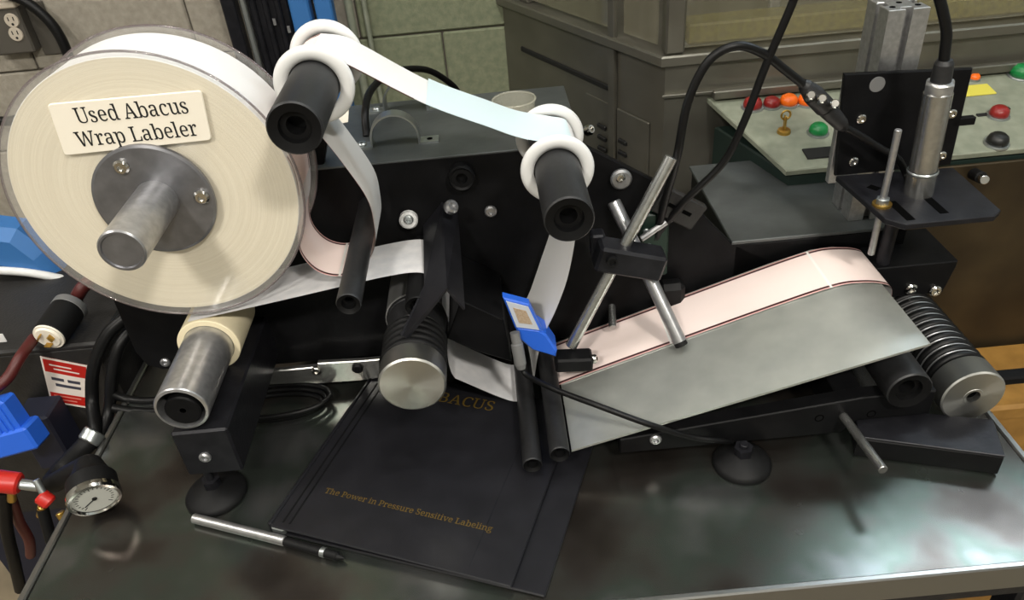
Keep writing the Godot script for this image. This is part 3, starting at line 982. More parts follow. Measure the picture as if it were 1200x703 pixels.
func sensor_stand(o: Node3D) -> void:
	# slotted aluminium column
	var x0 := 0.5315
	var x1 := 0.587
	var z0 := -0.090
	var z1 := -0.026
	var st := mb()
	var w := x1 - x0
	var d := z1 - z0
	var c := Vector2((x0 + x1) / 2.0, (z0 + z1) / 2.0)
	var ring := []
	for side in 4:
		var ang := side * PI / 2.0
		var hw := (w if side % 2 == 0 else d) / 2.0
		var hd := (d if side % 2 == 0 else w) / 2.0
		# along one side, slot in the middle, depth inward
		for q in [[-hw, 0.0], [-0.005, 0.0], [-0.005, 0.003], [-0.010, 0.004], [-0.007, 0.011], [0.007, 0.011], [0.010, 0.004], [0.005, 0.003], [0.005, 0.0]]:
			var p := Vector2(q[0], hd - q[1])
			ring.append(c + p.rotated(-ang))
	slab(st, ring, 0.202, 0.520, 0.001)
	obj("column", st, M.alu, o)
	st = mb()
	for q in [Vector2(-0.017, 0.018), Vector2(0.017, 0.018), Vector2(0, 0.0)]:
		bar(st, Vector3(c.x + q.x, 0.5195, c.y + q.y), Vector3(c.x + q.x, 0.5206, c.y + q.y), 0.004, 12, 0.0002)
	obj("column_bore", st, M.bore, o)
	# bent bracket: upright plate and slotted shelf
	st = mb()
	prism(st, [Vector2(0.474, 0.449), Vector2(0.650, 0.440), Vector2(0.655, 0.297), Vector2(0.486, 0.297)], -0.008, 0.0)
	var up := obj("bracket_upright", st, M.black, o)
	for s in [Vector3(0.5080, 0.3829, 0.0000), Vector3(0.5086, 0.3182, 0.0000), Vector3(0.6359, 0.3777, 0.0000), Vector3(0.6368, 0.3144, 0.0000)]:
		screw("bracket_screw", s, 0.007, M.chrome, up)
	st = mb()
	lathe(st, at(Vector3(0.5215, 0.4304, 0.0000)), [Vector2(0, 0.0004), Vector2(0.0105, 0.0004), Vector2(0.0115, -0.001)], 24)
	obj("bracket_hole", st, M.grey_plastic, up)
	st = mb()
	bx(st, Vector3(0.6530, 0.3622, 0.0000) - Vector3(0.012, 0.005, 0.01), Vector3(0.6701, 0.3706, 0.0000) + Vector3(0.004, -0.002, 0.0), 0.001)
	obj("edge_clip", st, M.black, up)
	st = mb()
	bx(st, Vector3(0.4896, 0.3627, -0.0200) - Vector3(0.006, 0.085, 0.006), Vector3(0.4896, 0.3627, -0.0200) + Vector3(0.006, 0.075, 0.006), 0.001)
	obj("bracket_strut", st, M.alu, up)
	st = mb()
	slab(st, [Vector2(0.4849, 0.0049), Vector2(0.6511, 0.0127), Vector2(0.6461, 0.1414), Vector2(0.6307, 0.1546), Vector2(0.5156, 0.1549), Vector2(0.4968, 0.1352)], 0.2915, 0.3, 0.001)
	var shelf := obj("bracket_shelf", st, M.black_metal, o)
	for s in [[Vector3(0.5242, 0.3000, 0.0927), Vector3(0.5266, 0.3000, 0.1457)], [Vector3(0.5735, 0.3000, 0.0775), Vector3(0.5748, 0.3000, 0.1366)], [Vector3(0.5150, 0.3000, 0.0443), Vector3(0.5239, 0.3000, 0.0568)]]:
		st = mb()
		var dd: Vector3 = s[1] - s[0]
		box(st, along((s[0] + s[1]) / 2.0, dd), Vector3(0.012, 0.001, dd.length()), 0.0003)
		obj("slot", st, M.bore, shelf)
	# photo sensor: steel barrel, nut, collar
	var b := Vector3(0.569, 0.3, 0.077)
	var tpt := Vector3(0.562, 0.458, 0.077)
	st = mb()
	lathe(st, along(b, tpt - b), [Vector2(0, 0.146), Vector2(0.0150, 0.146), Vector2(0.0175, 0.143), Vector2(0.0175, 0.034), Vector2(0.0185, 0.032), Vector2(0.0185, 0.0), Vector2(0, 0)], 40)
	var sen := obj("photo_sensor", st, M.steel, o)
	st = mb()
	lathe(st, along(b, tpt - b), [Vector2(0, 0.158), Vector2(0.0165, 0.158), Vector2(0.0185, 0.155), Vector2(0.0185, 0.143), Vector2(0, 0.143)], 6)
	obj("hex_collar", st, M.alu, sen)
	st = mb()
	lathe(st, along(b, tpt - b), [Vector2(0.0186, 0.036), Vector2(0.0198, 0.0345), Vector2(0.0198, 0.0325), Vector2(0.0186, 0.031)], 32)
	obj("retaining_ring", st, M.zinc, sen)
	st = mb()
	lathe(st, along(b, tpt - b), [Vector2(0, 0.185), Vector2(0.009, 0.185), Vector2(0.0115, 0.180), Vector2(0.0125, 0.157), Vector2(0, 0.157)], 20)
	obj("cable_gland", st, M.roller_black, sen)
	# threaded stud with nut and washer
	st = mb()
	bar(st, Vector3(0.5085, 0.222, 0.100), Vector3(0.5085, 0.408, 0.100), 0.0046, 14)
	var stud := obj("threaded_stud", st, M.steel_dark, o)
	st = mb()
	lathe(st, along(Vector3(0.5085, 0.3, 0.1), Vector3.UP), [Vector2(0.004, 0.003), Vector2(0.0125, 0.003), Vector2(0.0125, 0.0), Vector2(0.004, 0.0)], 24)
	obj("washer", st, M.brass, stud)
	st = mb()
	lathe(st, along(Vector3(0.5085, 0.303, 0.1), Vector3.UP), [Vector2(0.004, 0.008), Vector2(0.008, 0.008), Vector2(0.009, 0.007), Vector2(0.009, 0.0), Vector2(0.004, 0.0)], 6)
	obj("hex_nut", st, M.zinc, stud)
	screw("shelf_screw", Vector3(0.5680, 0.3000, 0.0815), 0.009, M.chrome, shelf, Vector3.UP)
	# bearing block under the shelf, ahead of the ringed roller
	st = mb()
	prism(st, [Vector2(0.541, 0.112), Vector2(0.657, 0.112), Vector2(0.667, 0.158), Vector2(0.667, 0.168), Vector2(0.546, 0.168)], -0.04, 0.060)
	var blk := obj("bearing_block", st, M.black, o)
	for s in [Vector3(0.6047, 0.1256, 0.0600), Vector3(0.6430, 0.1181, 0.0600)]:
		screw("block_screw", s, 0.0095, M.chrome, blk)
	st = mb()
	bar(st, Vector3(0.560, 0.168, 0.045), Vector3(0.560, 0.292, 0.05), 0.010, 18)
	obj("support_pin", st, M.black_metal, o)


func rod_stand(o: Node3D) -> void:
	var st := mb()
	bar(st, Vector3(0.0804, 0.1119, 0.1050), Vector3(0.2307, 0.3783, 0.0550), 0.0088, 22)
	obj("upright_rod", st, M.steel, o)
	st = mb()
	bar(st, Vector3(0.1605, 0.2934, 0.0060), Vector3(0.2368, 0.1206, 0.1300), 0.0100, 22, 0.0015)
	var rod := obj("hold_down_rod", st, M.steel_dark, o)
	st = mb()
	var q := Vector3(0.2368, 0.1206, 0.1300)
	var back := Vector3(0.1605, 0.2934, 0.0060)
	lathe(st, along(q, q - back), [Vector2(0, 0.006), Vector2(0.0085, 0.006), Vector2(0.0095, 0.005), Vector2(0.0095, -0.004), Vector2(0.0090, -0.0045)], 22)
	obj("rod_tip", st, M.rubber, rod)
	# cross clamp that joins both rods
	st = mb()
	var cc := Vector3(0.1697, 0.2414, 0.0820)
	var turn := Basis(Vector3(0, 0, 1), deg_to_rad(-17))
	box(st, Transform3D(turn, cc), Vector3(0.098, 0.040, 0.040), 0.004)
	var clamp := obj("cross_clamp", st, M.black_metal, o)
	st = mb()
	lathe(st, along(cc + turn * Vector3(-0.030, 0.004, 0.020), Vector3.BACK), [Vector2(0, 0.004), Vector2(0.004, 0.004), Vector2(0.005, 0.007), Vector2(0.008, 0.007), Vector2(0.008, 0), Vector2(0, 0)], 14)
	obj("clamp_screw", st, M.rubber, clamp)
	st = mb()
	bx(st, Vector3(0.1285, 0.2652, 0.0600) - Vector3(0.010, 0.028, 0.012), Vector3(0.1285, 0.2652, 0.0600) + Vector3(0.010, 0.012, 0.012), 0.003)
	obj("clamp_lever", st, M.black_metal, clamp)
	# slotted clamp plate higher up, with a thin rod
	st = mb()
	var pc := Vector3(0.2524, 0.2812, 0.0200)
	var t2 := Basis(Vector3(0, 0, 1), deg_to_rad(-33))
	box(st, Transform3D(t2, pc), Vector3(0.072, 0.042, 0.014), 0.002)
	var sc := obj("slotted_clamp", st, M.box_black, o)
	for s in [-0.012, 0.013]:
		st = mb()
		box(st, Transform3D(t2, pc + t2 * Vector3(s, 0.0, 0.007)), Vector3(0.015, 0.006, 0.001), 0.0004)
		obj("slot", st, M.bore, sc)
	st = mb()
	bar(st, Vector3(0.1967, 0.2402, 0.0300), Vector3(0.2432, 0.2639, 0.0200), 0.0050, 12)
	obj("thin_rod", st, M.steel_dark, o)
	# black support foot of the upright rod on the ramp
	st = mb()
	var fc := Vector3(0.0821, 0.0961, 0.1180)
	box(st, Transform3D(Basis(Vector3(0, 0, 1), deg_to_rad(-4)), fc), Vector3(0.055, 0.024, 0.030), 0.003)
	var rf := obj("rod_foot", st, M.black, o)
	screw("foot_screw", fc + Vector3(0.028, 0.002, 0.004), 0.007, M.chrome, rf, Vector3(1, 0.3, 0.4), 1.0)
	# small wiring block and fittings behind the rods
	st = mb()
	bx(st, Vector3(0.2185, 0.2642, 0.0000) - Vector3(0.02, 0.10, 0.0), Vector3(0.2185, 0.2642, 0.0000) + Vector3(0.022, 0.01, 0.020), 0.003)
	var wb := obj("terminal_block", st, M.dark_green, o)
	for k in 3:
		screw("terminal_screw", Vector3(0.2146, 0.2584, 0.0200) + Vector3(-0.008 + k * 0.004, -0.012 - k * 0.026, 0), 0.005, M.zinc, wb)
	st = mb()
	bar(st, Vector3(0.1567, 0.1104, 0.0100), Vector3(0.1515, 0.0970, 0.0500), 0.006, 14)
	obj("guide_pin", st, M.steel, o)
	st = mb()
	bx(st, Vector3(0.2572, 0.1298, 0.0000) - Vector3(0.03, 0.03, 0.0), Vector3(0.2572, 0.1298, 0.0000) + Vector3(0.012, 0.02, 0.03), 0.008)
	obj("cable_clip", st, M.rubber, o)


func gap_sensor(o: Node3D) -> void:
	# blue fork sensor that straddles the web; its label side leans towards the viewer
	var st := mb()
	var a := Vector3(-0.0123, 0.2309, 0.1300)
	var b := Vector3(0.0230, 0.2154, 0.1300)
	var c := Vector3(0.0388, 0.1653, 0.1350)
	var d := Vector3(0.0009, 0.1759, 0.1350)
	var poly := [Vector2(a.x, a.y), Vector2(b.x, b.y), Vector2(c.x, c.y), Vector2(d.x, d.y)]
	prism(st, poly, 0.118, 0.134, Transform3D.IDENTITY, 0.002)
	var e := Vector3(0.0580, 0.1296, 0.1200)
	var body := [Vector2(d.x, d.y + 0.004), Vector2(c.x - 0.004, c.y + 0.004), Vector2(e.x - 0.014, e.y + 0.03), Vector2(e.x, e.y), Vector2(e.x - 0.003, e.y - 0.012), Vector2(d.x + 0.022, d.y - 0.042), Vector2(d.x + 0.004, d.y - 0.020)]
	prism(st, body, 0.095, 0.134, Transform3D.IDENTITY, 0.003)
	var s := obj("gap_sensor", st, M.blue, o)
	st = mb()
	var inset := []
	var mid: Vector2 = (poly[0] + poly[1] + poly[2] + poly[3]) / 4.0
	for p in poly:
		inset.append(mid + (p - mid) * 0.84)
	prism(st, inset, 0.1335, 0.1348, Transform3D.IDENTITY, 0.0003)
	obj("sensor_label", st, mat(Color(0.74, 0.76, 0.80), 0.45), s)
	st = mb()
	var small := []
	for p in poly:
		small.append(mid + (p - mid) * Vector2(0.5, 0.5))
	prism(st, small, 0.1345, 0.1352, Transform3D.IDENTITY, 0.0002)
	obj("sensor_print", st, mottled(Color(0.62, 0.52, 0.42), Color(0.72, 0.66, 0.58), 0.5, 0.0, 0.05, 25.0, 41), s)
	st = mb()
	var p0 := Vector3(-0.0000, 0.1677, 0.1400)
	var p1 := Vector3(0.0040, 0.1203, 0.1550)
	lathe(st, along(p0, p1 - p0), [Vector2(0, p0.distance_to(p1)), Vector2(0.006, p0.distance_to(p1)), Vector2(0.0085, p0.distance_to(p1) - 0.008), Vector2(0.0088, 0.012), Vector2(0.0070, 0.010), Vector2(0.0070, -0.006), Vector2(0, -0.006)], 20)
	obj("cable_connector", st, M.grey_plastic, s)


# ==================================================================== label stock
func label_reel() -> void:
	var c := Vector2(-0.4265, 0.421)
	var o := thing("label_reel", "big reel of cream label stock between clear flanges on the machine spindle", "reel", Vector3(c.x, c.y - 0.18, 0.066))
	var st := mb()
	lathe(st, at(Vector3(c.x, c.y, 0)), [Vector2(0.050, 0.1135), Vector2(0.1712, 0.1135)], 96)
	var pack := obj("pack_face", st, M.pack_face, o)
	st = mb()
	lathe(st, at(Vector3(c.x, c.y, 0)), [Vector2(0.1712, 0.1135), Vector2(0.172, 0.1125), Vector2(0.172, 0.0205), Vector2(0.171, 0.0195), Vector2(0.028, 0.0195)], 96)
	obj("wound_labels", st, M.paper, o)
	st = mb()
	lathe(st, at(Vector3(c.x, c.y, 0)), [Vector2(0.028, 0.1138), Vector2(0.050, 0.1138), Vector2(0.050, 0.1130)], 48)
	obj("core", st, M.grey_plastic, o)
	for z in [0.1165, 0.0145]:
		st = mb()
		lathe(st, at(Vector3(c.x, c.y, z)), [Vector2(0.0275, 0.0018), Vector2(0.1785, 0.0018), Vector2(0.1798, 0.0008), Vector2(0.1798, -0.0008), Vector2(0.1785, -0.0018), Vector2(0.0275, -0.0018), Vector2(0.0275, 0.0018)], 96)
		var fl := obj("clear_flange", st, M.clear, o)
		st = mb()
		torus(st, at(Vector3(c.x, c.y, z)), 0.1792, 0.0017, 96, 6)
		obj("flange_edge", st, M.rim, fl)
	# card on the front flange
	var card := thing("name_card", "white card lettered in black serif type on the front of the label reel", "card", Vector3(-0.42, 0.487, 0.121))
	st = mb()
	var quad4 := [Vector2(-0.507, 0.5495), Vector2(-0.3305, 0.5485), Vector2(-0.3365, 0.4885), Vector2(-0.5125, 0.4865)]
	var cut := []
	for i in 4:
		var p: Vector2 = quad4[i]
		var q0: Vector2 = (quad4[(i + 3) % 4] - p).normalized()
		var q1: Vector2 = (quad4[(i + 1) % 4] - p).normalized()
		for k in 5:
			var t := k / 4.0
			var a := p + q0 * 0.005
			var b := p + q1 * 0.005
			cut.append(a.lerp(p, t).lerp(p.lerp(b, t), t))
	prism(st, cut, 0.1190, 0.1222, Transform3D.IDENTITY, 0.0008)
	obj("card_sheet", st, M.card, card)
	var dir := Vector3(-0.3520, 0.5231, 0.1220) - Vector3(-0.4853, 0.5229, 0.1220)
	var tb := Basis(Vector3(0, 0, 1), atan2(dir.y, dir.x))
	var l1 := Vector3(-0.4161, 0.5326, 0.1220)
	var l2 := Vector3(-0.4202, 0.5047, 0.1220)
	text("lettering", "Used Abacus", 0.0255, "Droid Serif", Transform3D(tb.scaled_local(Vector3(0.85, 1, 1)), Vector3(l1.x, l1.y, 0.1224)), M.ink, card)
	text("lettering", "Wrap Labeler", 0.0255, "Droid Serif", Transform3D(tb.scaled_local(Vector3(0.85, 1, 1)), Vector3(l2.x, l2.y, 0.1224)), M.ink, card)


func web_print(sd: int) -> StandardMaterial3D:
	# label stock seen from the printed side: rosy white, a dark red line along both edges, thin gaps between labels
	var w := 128
	var im := Image.create(w, 128, false, Image.FORMAT_RGB8)
	im.fill(Color(0.955, 0.885, 0.862))
	im.fill_rect(Rect2i(0, 0, w, 4), Color(0.88, 0.70, 0.68))
	im.fill_rect(Rect2i(0, 3, w, 5), Color(0.20, 0.06, 0.07))
	im.fill_rect(Rect2i(0, 120, w, 5), Color(0.20, 0.06, 0.07))
	im.fill_rect(Rect2i(0, 125, w, 3), Color(0.90, 0.72, 0.70))
	im.fill_rect(Rect2i(0, 0, 2, 128), Color(0.93, 0.93, 0.91))
	var m := mat(Color.WHITE, 0.36)
	m.albedo_texture = ImageTexture.create_from_image(im)
	m.uv1_scale = Vector3(0.42, 1, 1)
	m.uv1_offset = Vector3(0.03 * sd, 0, 0)
	return m


func webs() -> void:
	var front := web_print(5)
	var o := thing("label_web", "strip of white and pink label stock threaded from the reel over rollers to the ramp", "label strip", Vector3(0, 0.05, 0.068))
	var loop := smooth_path([Vector2(-0.266, 0.475), Vector2(-0.2545, 0.440), Vector2(-0.2560, 0.400), Vector2(-0.2675, 0.355), Vector2(-0.2720, 0.318), Vector2(-0.2570, 0.288), Vector2(-0.2280, 0.2765), Vector2(-0.1930, 0.290), Vector2(-0.1740, 0.318), Vector2(-0.1690, 0.350), Vector2(-0.1710, 0.388), Vector2(-0.192, 0.440), Vector2(-0.217, 0.492), Vector2(-0.2340, 0.541), Vector2(-0.2250, 0.5635), Vector2(-0.203, 0.5730)], 6)
	var span := smooth_path([Vector2(-0.203, 0.5730), Vector2(-0.177, 0.5675), Vector2(-0.155, 0.5545), Vector2(-0.080, 0.504), Vector2(-0.010, 0.469), Vector2(0.030, 0.450), Vector2(0.071, 0.4385), Vector2(0.0945, 0.4300), Vector2(0.1035, 0.406), Vector2(0.0985, 0.350), Vector2(0.0900, 0.290), Vector2(0.0780, 0.235), Vector2(0.0600, 0.185), Vector2(0.0420, 0.145), Vector2(0.0300, 0.105), Vector2(0.0210, 0.055)], 6)
	var span_far := smooth_path([Vector2(-0.203, 0.5730), Vector2(-0.177, 0.5675), Vector2(-0.155, 0.5545), Vector2(-0.080, 0.502), Vector2(-0.010, 0.466), Vector2(0.030, 0.447), Vector2(0.071, 0.4385), Vector2(0.0945, 0.4300), Vector2(0.1035, 0.400), Vector2(0.0880, 0.340), Vector2(0.0680, 0.272), Vector2(0.0480, 0.215), Vector2(0.0300, 0.165), Vector2(0.0130, 0.125), Vector2(0.0130, 0.090), Vector2(0.0210, 0.055)], 6)
	var ramp := smooth_path([Vector2(0.0500, 0.0335), Vector2(0.0620, 0.0475), Vector2(0.245, 0.1118), Vector2(0.400, 0.1642), Vector2(0.462, 0.1820), Vector2(0.495, 0.1840), Vector2(0.528, 0.1785), Vector2(0.5435, 0.1650), Vector2(0.546, 0.120)], 6)
	var st := mb()
	ribbon(st, loop, 0.024, 0.112, 0.0002)
	obj("printed_side", st, M.pink_web, o)
	st = mb()
	ribbon(st, span, 0.024, 0.112, -0.0002, true, span_far)
	ribbon(st, loop, 0.024, 0.112, -0.0002, true)
	ribbon(st, span, 0.024, 0.112, 0.0002, false, span_far)
	obj("backing_side", st, M.paper, o)
	# the next label starts part way along the span
	var lab := []
	for p in span:
		if p.x > -0.084 and p.y > 0.43:
			lab.append(p)
	st = mb()
	ribbon(st, lab, 0.0225, 0.1135, 0.0007)
	ribbon(st, lab, 0.0225, 0.1135, 0.0004, true)
	obj("cool_label", st, M.cool_label, o)
	var stripe := []
	for p in span:
		if p.x > -0.170 and p.x < -0.083 and p.y > 0.43:
			stripe.append(p)
	st = mb()
	ribbon(st, stripe, 0.1120, 0.1138, 0.0004)
	ribbon(st, stripe, 0.1120, 0.1138, -0.0002, true)
	obj("dark_edge", st, M.cable_red, o)
	st = mb()
	ribbon(st, ramp, 0.016, 0.1135, 0.0004)
	obj("ramp_labels", st, front, o)
	st = mb()
	ribbon(st, ramp, 0.016, 0.1135, 0.0001, true)
	obj("ramp_backing", st, M.paper, o)
	# liner without labels, from the nip to the rewind spindle
	var l := thing("waste_liner", "silvery waste liner running from the drive roller to the small cream roll", "liner strip", Vector3(-0.3, 0.2, 0.068))
	var lp := smooth_path([Vector2(-0.452, 0.2255), Vector2(-0.435, 0.2285), Vector2(-0.309, 0.2475), Vector2(-0.176, 0.2680), Vector2(-0.125, 0.2710), Vector2(-0.108, 0.262)], 6)
	var up := smooth_path([Vector2(-0.098, 0.215), Vector2(-0.0925, 0.185), Vector2(-0.0980, 0.155), Vector2(-0.102, 0.115), Vector2(-0.098, 0.083), Vector2(-0.085, 0.070), Vector2(-0.019, 0.0235), Vector2(0.0060, 0.0220)], 6)
	for run in [lp, up]:
		st = mb()
		for s in [0.0002, -0.0002]:
			ribbon(st, run, 0.024, 0.112, s, s < 0)
		obj("liner_strip", st, M.liner, l)
	st = mb()
	lathe(st, at(Vector3(-0.4335, 0.1845, 0)), [Vector2(0.0350, 0.1165), Vector2(0.0425, 0.1165), Vector2(0.0435, 0.1155), Vector2(0.0435, 0.0225), Vector2(0.0350, 0.0215)], 64)
	obj("wound_liner", st, M.cream, l)


# ==================================================================== loose things on top of the machine
func shelf_things() -> void:
	var k := 0
	for s in [[Vector3(-0.146, 0.3855, -0.062), 0.0, "zinc pipe strap nearest the front edge of the machine's top cover"], [Vector3(-0.138, 0.3855, -0.195), -0.10, "zinc pipe strap at the back of the machine's top cover, behind the other strap"]]:
		var o := thing("pipe_strap", s[2], "pipe strap", s[0], "pipe straps on the top cover")
		var xf := Transform3D(Basis(Vector3.UP, s[1]), s[0])
		var outer := []
		var inner := []
		var R := 0.033
		var t := 0.0025
		outer.append(Vector2(-0.062, t))
		outer.append(Vector2(-R - t, t))
		inner.append(Vector2(-0.062, 0))
		inner.append(Vector2(-R, 0))
		for i in 17:
			var a := PI - PI * i / 16.0
			outer.append(Vector2(cos(a) * (R + t), 0.012 + sin(a) * (R + t)))
			inner.append(Vector2(cos(a) * R, 0.012 + sin(a) * R))
		outer.append(Vector2(R + t, t))
		outer.append(Vector2(0.062, t))
		inner.append(Vector2(R, 0))
		inner.append(Vector2(0.062, 0))
		var st := mb()
		for i in outer.size() - 1:
			var z0 := -0.0105
			var z1 := 0.0105
			var P := func(p: Vector2, z: float) -> Vector3:
				return xf * Vector3(p.x, p.y, z)
			quad(st, P.call(outer[i], z1), P.call(outer[i + 1], z1), P.call(outer[i + 1], z0), P.call(outer[i], z0))
			quad(st, P.call(inner[i + 1], z1), P.call(inner[i], z1), P.call(inner[i], z0), P.call(inner[i + 1], z0))
			quad(st, P.call(inner[i], z1), P.call(inner[i + 1], z1), P.call(outer[i + 1], z1), P.call(outer[i], z1))
			quad(st, P.call(outer[i], z0), P.call(outer[i + 1], z0), P.call(inner[i + 1], z0), P.call(inner[i], z0))
		obj("strap_band", st, M.zinc, o)
		screw("strap_screw", xf * Vector3(-0.049, t, 0), 0.007, M.zinc, o, Vector3.UP)
		st = mb()
		lathe(st, along(xf * Vector3(0.049, t, 0), Vector3.UP), [Vector2(0, 0.0004), Vector2(0.0042, 0.0004), Vector2(0.0048, -0.001)], 14)
		obj("screw_hole", st, M.bore, o)
		k += 1
	# small frosted cup
	var cp := Vector3(0.030, 0.3855, -0.075)
	var cup := thing("cup", "small frosted clear cup on the machine's top cover behind the white roller", "cup", cp)
	var st := mb()
	lathe(st, along(cp, Vector3.UP), [Vector2(0.026, 0.004), Vector2(0.030, 0.044), Vector2(0.0315, 0.044), Vector2(0.028, 0.002), Vector2(0.026, 0.0)], 36)
	obj("cup_wall", st, M.frosted, cup)
	st = mb()
	torus(st, along(cp + Vector3(0, 0.0445, 0), Vector3.UP), 0.0310, 0.0016, 36, 8)
	obj("cup_rim", st, M.frosted, cup)
	st = mb()
	lathe(st, along(cp, Vector3.UP), [Vector2(0, 0.010), Vector2(0.0265, 0.010), Vector2(0.0265, 0.004), Vector2(0, 0.003)], 36)
	obj("cup_base", st, M.frosted, cup)
	# paper tag
	st = mb()
	slab(st, [Vector2(-0.2577, -0.2289), Vector2(-0.2360, -0.2347), Vector2(-0.2288, -0.1631), Vector2(-0.2468, -0.1570)], 0.3857, 0.3865, 0.0002)
	tag(obj("paper_tag", st, M.card), "small white paper tag on the top cover beside the upper roller", "tag")


# ==================================================================== left of the bench
func left_things() -> void:
	# black control box with a red and white sticker
	var o := thing("control_box", "black control box with a red and white sticker left of the bench", "box", Vector3(-0.90, -0.9, -0.2))
	var st := mb()
	bx(st, Vector3(-1.14, -0.30, -0.42), Vector3(-0.694, 0.085, -0.05), 0.006)
	obj("box_body", st, M.box_black, o)
	st = mb()
	bx(st, Vector3(-1.145, 0.082, -0.425), Vector3(-0.688, 0.094, -0.046), 0.004)
	obj("box_lid", st, M.box_black, o)
	st = mb()
	bx(st, Vector3(-1.12, -0.9, -0.40), Vector3(-0.71, -0.30, -0.07), 0.006)
	obj("box_stand", st, M.navy, o)
	var sc := [Vector3(-0.7954, 0.0751, -0.0500), Vector3(-0.7265, 0.0461, -0.0500), Vector3(-0.7618, -0.0476, -0.0500), Vector3(-0.8193, -0.0260, -0.0500)]
	st = mb()
	quad(st, sc[3] + Vector3(0, 0, 0.001), sc[2] + Vector3(0, 0, 0.001), sc[1] + Vector3(0, 0, 0.001), sc[0] + Vector3(0, 0, 0.001), -1, Vector2(0, 1), Vector2(1, 1), Vector2(1, 0), Vector2(0, 0))
	for i in 4:
		var j := (i + 1) % 4
		quad(st, sc[j], sc[i], sc[i] + Vector3(0, 0, 0.001), sc[j] + Vector3(0, 0, 0.001))
	var sm := mat(Color.WHITE, 0.4)
	var wht := Color(0.90, 0.86, 0.83)
	var red := Color(0.72, 0.12, 0.09)
	sm.albedo_texture = picture(128, 128, wht, [[5, 5, 118, 34, red], [5, 96, 118, 27, red], [20, 16, 60, 4, wht], [30, 26, 70, 4, wht], [18, 52, 34, 8, Color(0.25, 0.25, 0.3)], [62, 52, 40, 8, Color(0.25, 0.25, 0.3)], [26, 68, 78, 8, Color(0.25, 0.25, 0.3)], [14, 102, 90, 4, Color(0.85, 0.5, 0.45)], [14, 112, 76, 4, Color(0.85, 0.5, 0.45)]])
	obj("sticker", st, sm, o)
	st = mb()
	bx(st, Vector3(-0.8502, 0.1208, -0.0440) - Vector3(0.01, 0.006, 0.0), Vector3(-0.8312, 0.1256, -0.0440) + Vector3(0.002, 0.006, 0.002), 0.001)
	obj("white_mark", st, M.white_plastic, o)
	# twist-lock plug lying on the box
	var a := Vector3(-0.7449, 0.1300, -0.1310)
	var b := Vector3(-0.7609, 0.1300, -0.0410)
	var pl := thing("power_plug", "black twist lock plug with a cream contact face on the black control box", "plug", Vector3(b.x, 0.094, b.z))
	var d := b - a
	var L := 0.085
	var ax := along(b - d.normalized() * L, d + Vector3(0, -0.015, 0.03))
	st = mb()
	lathe(st, ax, [Vector2(0, L), Vector2(0.024, L), Vector2(0.026, L - 0.002), Vector2(0.027, 0.030), Vector2(0.024, 0.010), Vector2(0.016, 0.0), Vector2(0, 0)], 32)
	obj("plug_body", st, M.rubber, pl)
	st = mb()
	lathe(st, ax, [Vector2(0, L + 0.006), Vector2(0.019, L + 0.006), Vector2(0.0215, L + 0.003), Vector2(0.0245, L + 0.003), Vector2(0.025, L), Vector2(0.0, L)], 32)
	var pf := obj("contact_face", st, M.card, pl)
	st = mb()
	lathe(st, ax, [Vector2(0.0272, 0.026), Vector2(0.0280, 0.025), Vector2(0.0280, 0.013), Vector2(0.0255, 0.012)], 32)
	obj("grip_band", st, M.grey_plastic, pl)
	for k in 3:
		var ang := TAU * k / 3.0 + 0.4
		st = mb()
		box(st, ax * Transform3D(Basis(Vector3(0, 0, 1), ang), Vector3(cos(ang) * 0.011, sin(ang) * 0.011, L + 0.009)), Vector3(0.0025, 0.011, 0.012), 0.0006)
		obj("contact_blade", st, M.brass, pf)
	# red cords
	st = mb()
	tube(st, smooth_path([Vector3(-0.7458, 0.1300, -0.1260), Vector3(-0.7212, 0.1561, -0.1200), Vector3(-0.7162, 0.1571, -0.1600), Vector3(-0.7835, 0.1167, -0.3000)], 8), 0.011, 10)
	tube(st, smooth_path([Vector3(-0.7920, 0.1100, -0.0535), Vector3(-0.7881, 0.1130, 0.0000), Vector3(-0.8081, 0.0912, 0.0300), Vector3(-0.8466, 0.0799, 0.0600)], 8), 0.009, 10)
	tag(obj("red_cord", st, M.cable_red), "dark red power cord running past the twist lock plug", "cord")
	# blue multi-pin connector
	var bp := Vector3(-0.8047, 0.0306, 0.0600)
	var bc := thing("blue_connector", "bright blue ribbed plastic connector at the left edge below the black control box", "connector", Vector3(bp.x, bp.y - 0.05, 0.06))
	var bt := Basis(Vector3(0, 0, 1), deg_to_rad(12)) * Basis(Vector3.RIGHT, deg_to_rad(-10))
	st = mb()
	box(st, Transform3D(bt, bp + bt * Vector3(-0.016, 0.018, 0)), Vector3(0.062, 0.055, 0.035), 0.004)
	box(st, Transform3D(bt, bp + bt * Vector3(-0.012, -0.026, 0.002)), Vector3(0.078, 0.042, 0.042), 0.004)
	obj("connector_body", st, M.blue, bc)
	for k in 5:
		st = mb()
		box(st, Transform3D(bt, bp + bt * Vector3(-0.038 + k * 0.011, 0.018, 0.0185)), Vector3(0.005, 0.050, 0.004), 0.001)
		obj("rib", st, M.blue, bc)
	st = mb()
	bx(st, bp + Vector3(-0.05, -0.16, -0.11), bp + Vector3(0.01, -0.04, -0.05), 0.004)
	obj("mount_bracket", st, M.navy, bc)
	# blue and white bag behind
	var bg := thing("blue_bag", "blue bag with a white hem behind the label reel at the left edge", "bag", Vector3(-0.92, 0.1, -0.32))
	st = mb()
	var bq := [Vector3(-0.9722, 0.2080, -0.3000), Vector3(-0.9015, 0.1895, -0.3000), Vector3(-0.8699, 0.1386, -0.2800), Vector3(-0.8480, 0.0745, -0.2800), Vector3(-0.9027, 0.0925, -0.2800), Vector3(-1.0041, 0.1195, -0.2800)]
	var pp := []
	for v in bq:
		pp.append(Vector2(v.x, v.y))
	prism(st, pp, -0.36, -0.28, Transform3D.IDENTITY, 0.02)
	obj("bag_body", st, M.blue_pale, bg)
	st = mb()
